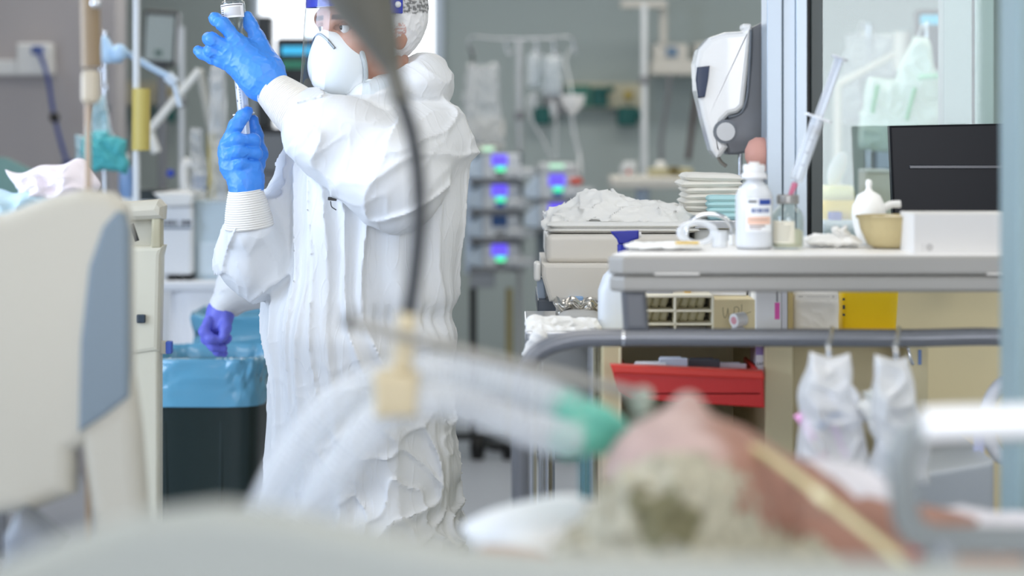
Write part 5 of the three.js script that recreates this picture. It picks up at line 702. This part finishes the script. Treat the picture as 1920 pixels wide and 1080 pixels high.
thing('pillow', 'white pillow under the patient head', 'pillow', (g) => { part('pillow', at(turned(puff(0.36, 0.36, 0.14, { crease: 0.004, f: 8, e: 3 }), -1.57, 0, 0.2), V(0.16, BED.y + 0.07, -1.9)), M.cotton, g); part('corner_fold', at(turned(puff(0.14, 0.12, 0.05, { e: 3 }), -1.4, 0, 0.55), P(1040, 1000, 2.0)), M.cotton, g); });
thing('person', 'patient lying with grey hair, head toward the camera', 'person', (g) => {
  const Q = (px, py, z = 0) => P(px, py, 1.87).add(V(0, 0, z)), f = blend([ball(Q(1295, 965), 0.078, 0.076, 0.092), bone(Q(1298, 830, -0.045), Q(1302, 778, -0.06), 0.017, 0.0135), ball(Q(1262, 895, -0.04), 0.055, 0.046, 0.07), ball(Q(1390, 935, -0.03), 0.036, 0.055, 0.06), ball(Q(1300, 920, -0.12), 0.05, 0.04, 0.05), bone(Q(1360, 960, -0.1), Q(1480, 1020, -0.1), 0.05, 0.055), bone(Q(1480, 1060, -0.12), Q(1850, 1230, -0.15), 0.075, 0.09), bone(Q(1520, 1060, -0.02), Q(1760, 1120, 0.02), 0.045, 0.034), bone(Q(1760, 1120, 0.02), Q(2100, 1200, 0.06), 0.034, 0.028), bone(Q(1850, 1230, -0.15), Q(2700, 1260, -0.15), 0.09, 0.07), ball(Q(1455, 925, 0.0), 0.012, 0.03, 0.022)], 0.03);
  const tone = (t, x, y, z) => { const m = n3(x * 22, y * 22, z * 22), v = P(1290, 930, 1.87), dx = x - v.x, dy = y - v.y; const pale = Math.max(0, Math.min(1, (0.03 - dx + m * 0.02) / 0.03)), k = 1 + m * 0.12; t.setRGB((0.33 + 0.14 * pale) * k, (0.165 + 0.17 * pale) * k, (0.115 + 0.185 * pale) * k); };  // skin colour paler to the left, browner to the right, varied by noise
  part('body', nets(f, V(0.03, 0.82, -2.2), V(0.95, 1.25, -1.72), 0.005, { color: tone }), mat(0xffffff, 0.55, { vertexColors: true }), g, 'mottled skin, paler pink at left and browner at right');
  const hb = ball(Q(1268, 975, 0.01), 0.083, 0.078, 0.096), low = blend([bone(Q(1110, 1050, 0.03), Q(1290, 1080, 0.09), 0.035, 0.045), bone(Q(1290, 1080, 0.09), Q(1490, 1070, 0.04), 0.045, 0.035)], 0.03);
  const hair = (x, y, z) => { const v = Q(1268, 975); const d = Math.max(hb(x, y, z) - 0.007 * n3(x * 60, y * 60, z * 60), -(z - v.z - 0.02 + (y - v.y) * -0.55)); return smin(d, low(x, y, z) - 0.012 * (ridge(x * 26, y * 40, z * 26) - 0.3), 0.02); };
  part('hair', nets(hair, V(0.03, 0.98, -1.98), V(0.32, 1.24, -1.68), 0.004, { color: (t, x, y, z) => { const v = Q(1222, 930), o = Math.hypot((x - v.x) / 0.026, (y - v.y) / 0.02) + 0.5 * n3(x * 30, y * 30, z * 30); const k = 1 + 0.25 * n3(x * 90, y * 30, z * 90); o < 1.1 ? t.setRGB(0.17 * k, 0.155 * k, 0.08 * k) : t.setRGB(0.42 * k, 0.39 * k, 0.29 * k); } }), mat(0xffffff, 0.85, { vertexColors: true }), g, 'thin grey hair with darker crown');
  part('gown', nets((x, y, z) => { const b = blend([bone(Q(1520, 1060, -0.13), Q(1620, 1110, -0.16), 0.07, 0.075), bone(Q(1620, 1110, -0.16), Q(1850, 1280, -0.16), 0.075, 0.09), bone(Q(1850, 1240, -0.16), Q(2700, 1260, -0.16), 0.1, 0.09)], 0.03)(x, y, z); return b - 0.008 * ridge(x * 12, y * 14, z * 12); }, V(0.2, 0.82, -2.2), V(0.95, 1.24, -1.85), 0.005, { slack: 0.03 }), mat(0xd9d6da, 0.85), g, 'pale gown');
  part('electrode', at(new THREE.SphereGeometry(1, 18, 12).scale(0.012, 0.008, 0.012), Q(1715, 1020, 0.04)), mat(0xb23a3a, 0.5), g, 'red electrode');
});
thing('feeding_tube', 'thin yellow tube crossing the patient shoulder', 'tube', (g) => { part('tube', sweep([P(1330, 800, 1.92), P(1430, 850, 1.84), P(1540, 930, 1.74), P(1640, 1010, 1.68), P(1740, 1090, 1.64), P(1900, 1180, 1.6)], 0.0034, 80, 12), mat(0xcdc490, 0.45), g); part('joint', rod(P(1530, 922, 1.745), P(1552, 942, 1.73), 0.0045), mat(0xe3dcae, 0.4), g); });
// ventilator tubing and its holding arm
const vent = 1.97;
const corr = (r) => (t, l) => r + 0.0013 * Math.sin(l * 1150);
thing('ventilator_tubing', 'pair of clear corrugated breathing tubes arching to the patient', 'tubing', (g) => {
  part('tube', sweep([P(380, 1180, vent - 0.1), P(490, 960, vent), P(560, 835, vent), P(640, 750, vent), P(740, 706, vent), P(860, 700, vent), P(970, 722, vent), P(1080, 770, vent)], corr(0.016), 700, 16), M.tube, g);
  part('tube', sweep([P(470, 1200, vent - 0.15), P(570, 985, vent - 0.05), P(640, 870, vent - 0.05), P(720, 775, vent - 0.05), P(810, 748, vent - 0.05), P(900, 768, vent - 0.05), P(1000, 806, vent - 0.05), P(1080, 828, vent - 0.03)], corr(0.016), 700, 16), M.tube, g);
  const m = mat(0x7cd4bf, 0.3, { transmission: 0.35, thickness: 0 });
  part('connector', nets(blend([bone(P(1060, 764, vent), P(1120, 800, vent), 0.0175, 0.017), bone(P(1065, 826, vent - 0.03), P(1125, 815, vent - 0.01), 0.0175, 0.017), bone(P(1120, 805, vent), P(1150, 812, vent), 0.021, 0.016)], 0.012), V(0.03, 1.12, -2.02), V(0.12, 1.24, -1.88), 0.0025), m, g, 'teal branching connector');
  part('patient_piece', [rod(P(1148, 812, vent), P(1180, 815, vent), 0.008), sweep([P(1175, 815, vent), P(1210, 800, vent + 0.01), P(1260, 820, vent + 0.02)], 0.006, 24, 12)], milky(0xd9f2ec, 0.4), g);
  part('sample_line', rod(P(1098, 850, vent + 0.02), P(1098, 935, vent + 0.02), 0.0042), mat(0x0f7c86, 0.4), g, 'dark teal line');
});
thing('support_arm', 'dark flexible arm hanging down with tan tube clamps', 'arm', (g) => {
  const d = 1.93;
  part('sheath', sweep([P(650, -140, d), P(674, -20, d), P(704, 50, d), P(728, 110, d), P(752, 190, d)], (t) => 0.036 - 0.0265 * Math.min(1, Math.max(0, t - 0.32) / 0.5), 60, 20), mat(0x5c5a50, 0.35), g, 'brown-grey sheath');
  part('gooseneck', sweep([P(748, 176, d), P(772, 250, d), P(784, 330, d), P(786, 420, d), P(778, 510, d), P(766, 592, d)], (t, l) => 0.0068 + 0.0004 * Math.sin(l * 1800), 160, 14), M.rubber, g);
  part('clamp', slab([[746, 586], [782, 590], [776, 660], [770, 700], [732, 700], [738, 640]], d - 0.01, 0.022, 0.005), mat(0xcbbd9c, 0.5), g); part('tube_holder', slab([[700, 706], [742, 700], [782, 708], [780, 782], [702, 786]], d - 0.03, 0.07, 0.006), mat(0xc6b795, 0.5), g);
  part('cross_rod', rod(P(652, 605, d - 0.02), P(1208, 742, d), 0.0048), mat(0x8d8b84, 0.35, { metalness: 0.4 }), g); part('rod_end', at(new THREE.SphereGeometry(0.0058, 14, 10), P(653, 605, d - 0.02)), M.dark, g); part('end_clip', [rod(P(1200, 740, d), P(1212, 800, d + 0.02), 0.011, 0.008)], mat(0x9fae9f, 0.45), g);
  const top = P(650, -140, d); part('hanger', [rod(top, V(top.x, 2.6, top.z), 0.02), rod(V(top.x, 2.6, top.z), V(top.x, ROOM.h, top.z), 0.03)], M.grey, g);
});
thing('restraint_strap', 'tan strap lying over the left end of the bed', 'strap', (g) => { part('strap', sweep([P(900, 1030, 1.75), P(960, 1034, 1.75), P(1020, 1044, 1.75)], 0.006, 30, 10), mat(0xb98a6e, 0.7), g); part('loose_end', sweep([P(1015, 1044, 1.75), P(1050, 1065, 1.75), P(1060, 1100, 1.75)], 0.006, 20, 10), mat(0xb98a6e, 0.7), g); });

renderer.render(scene, camera);
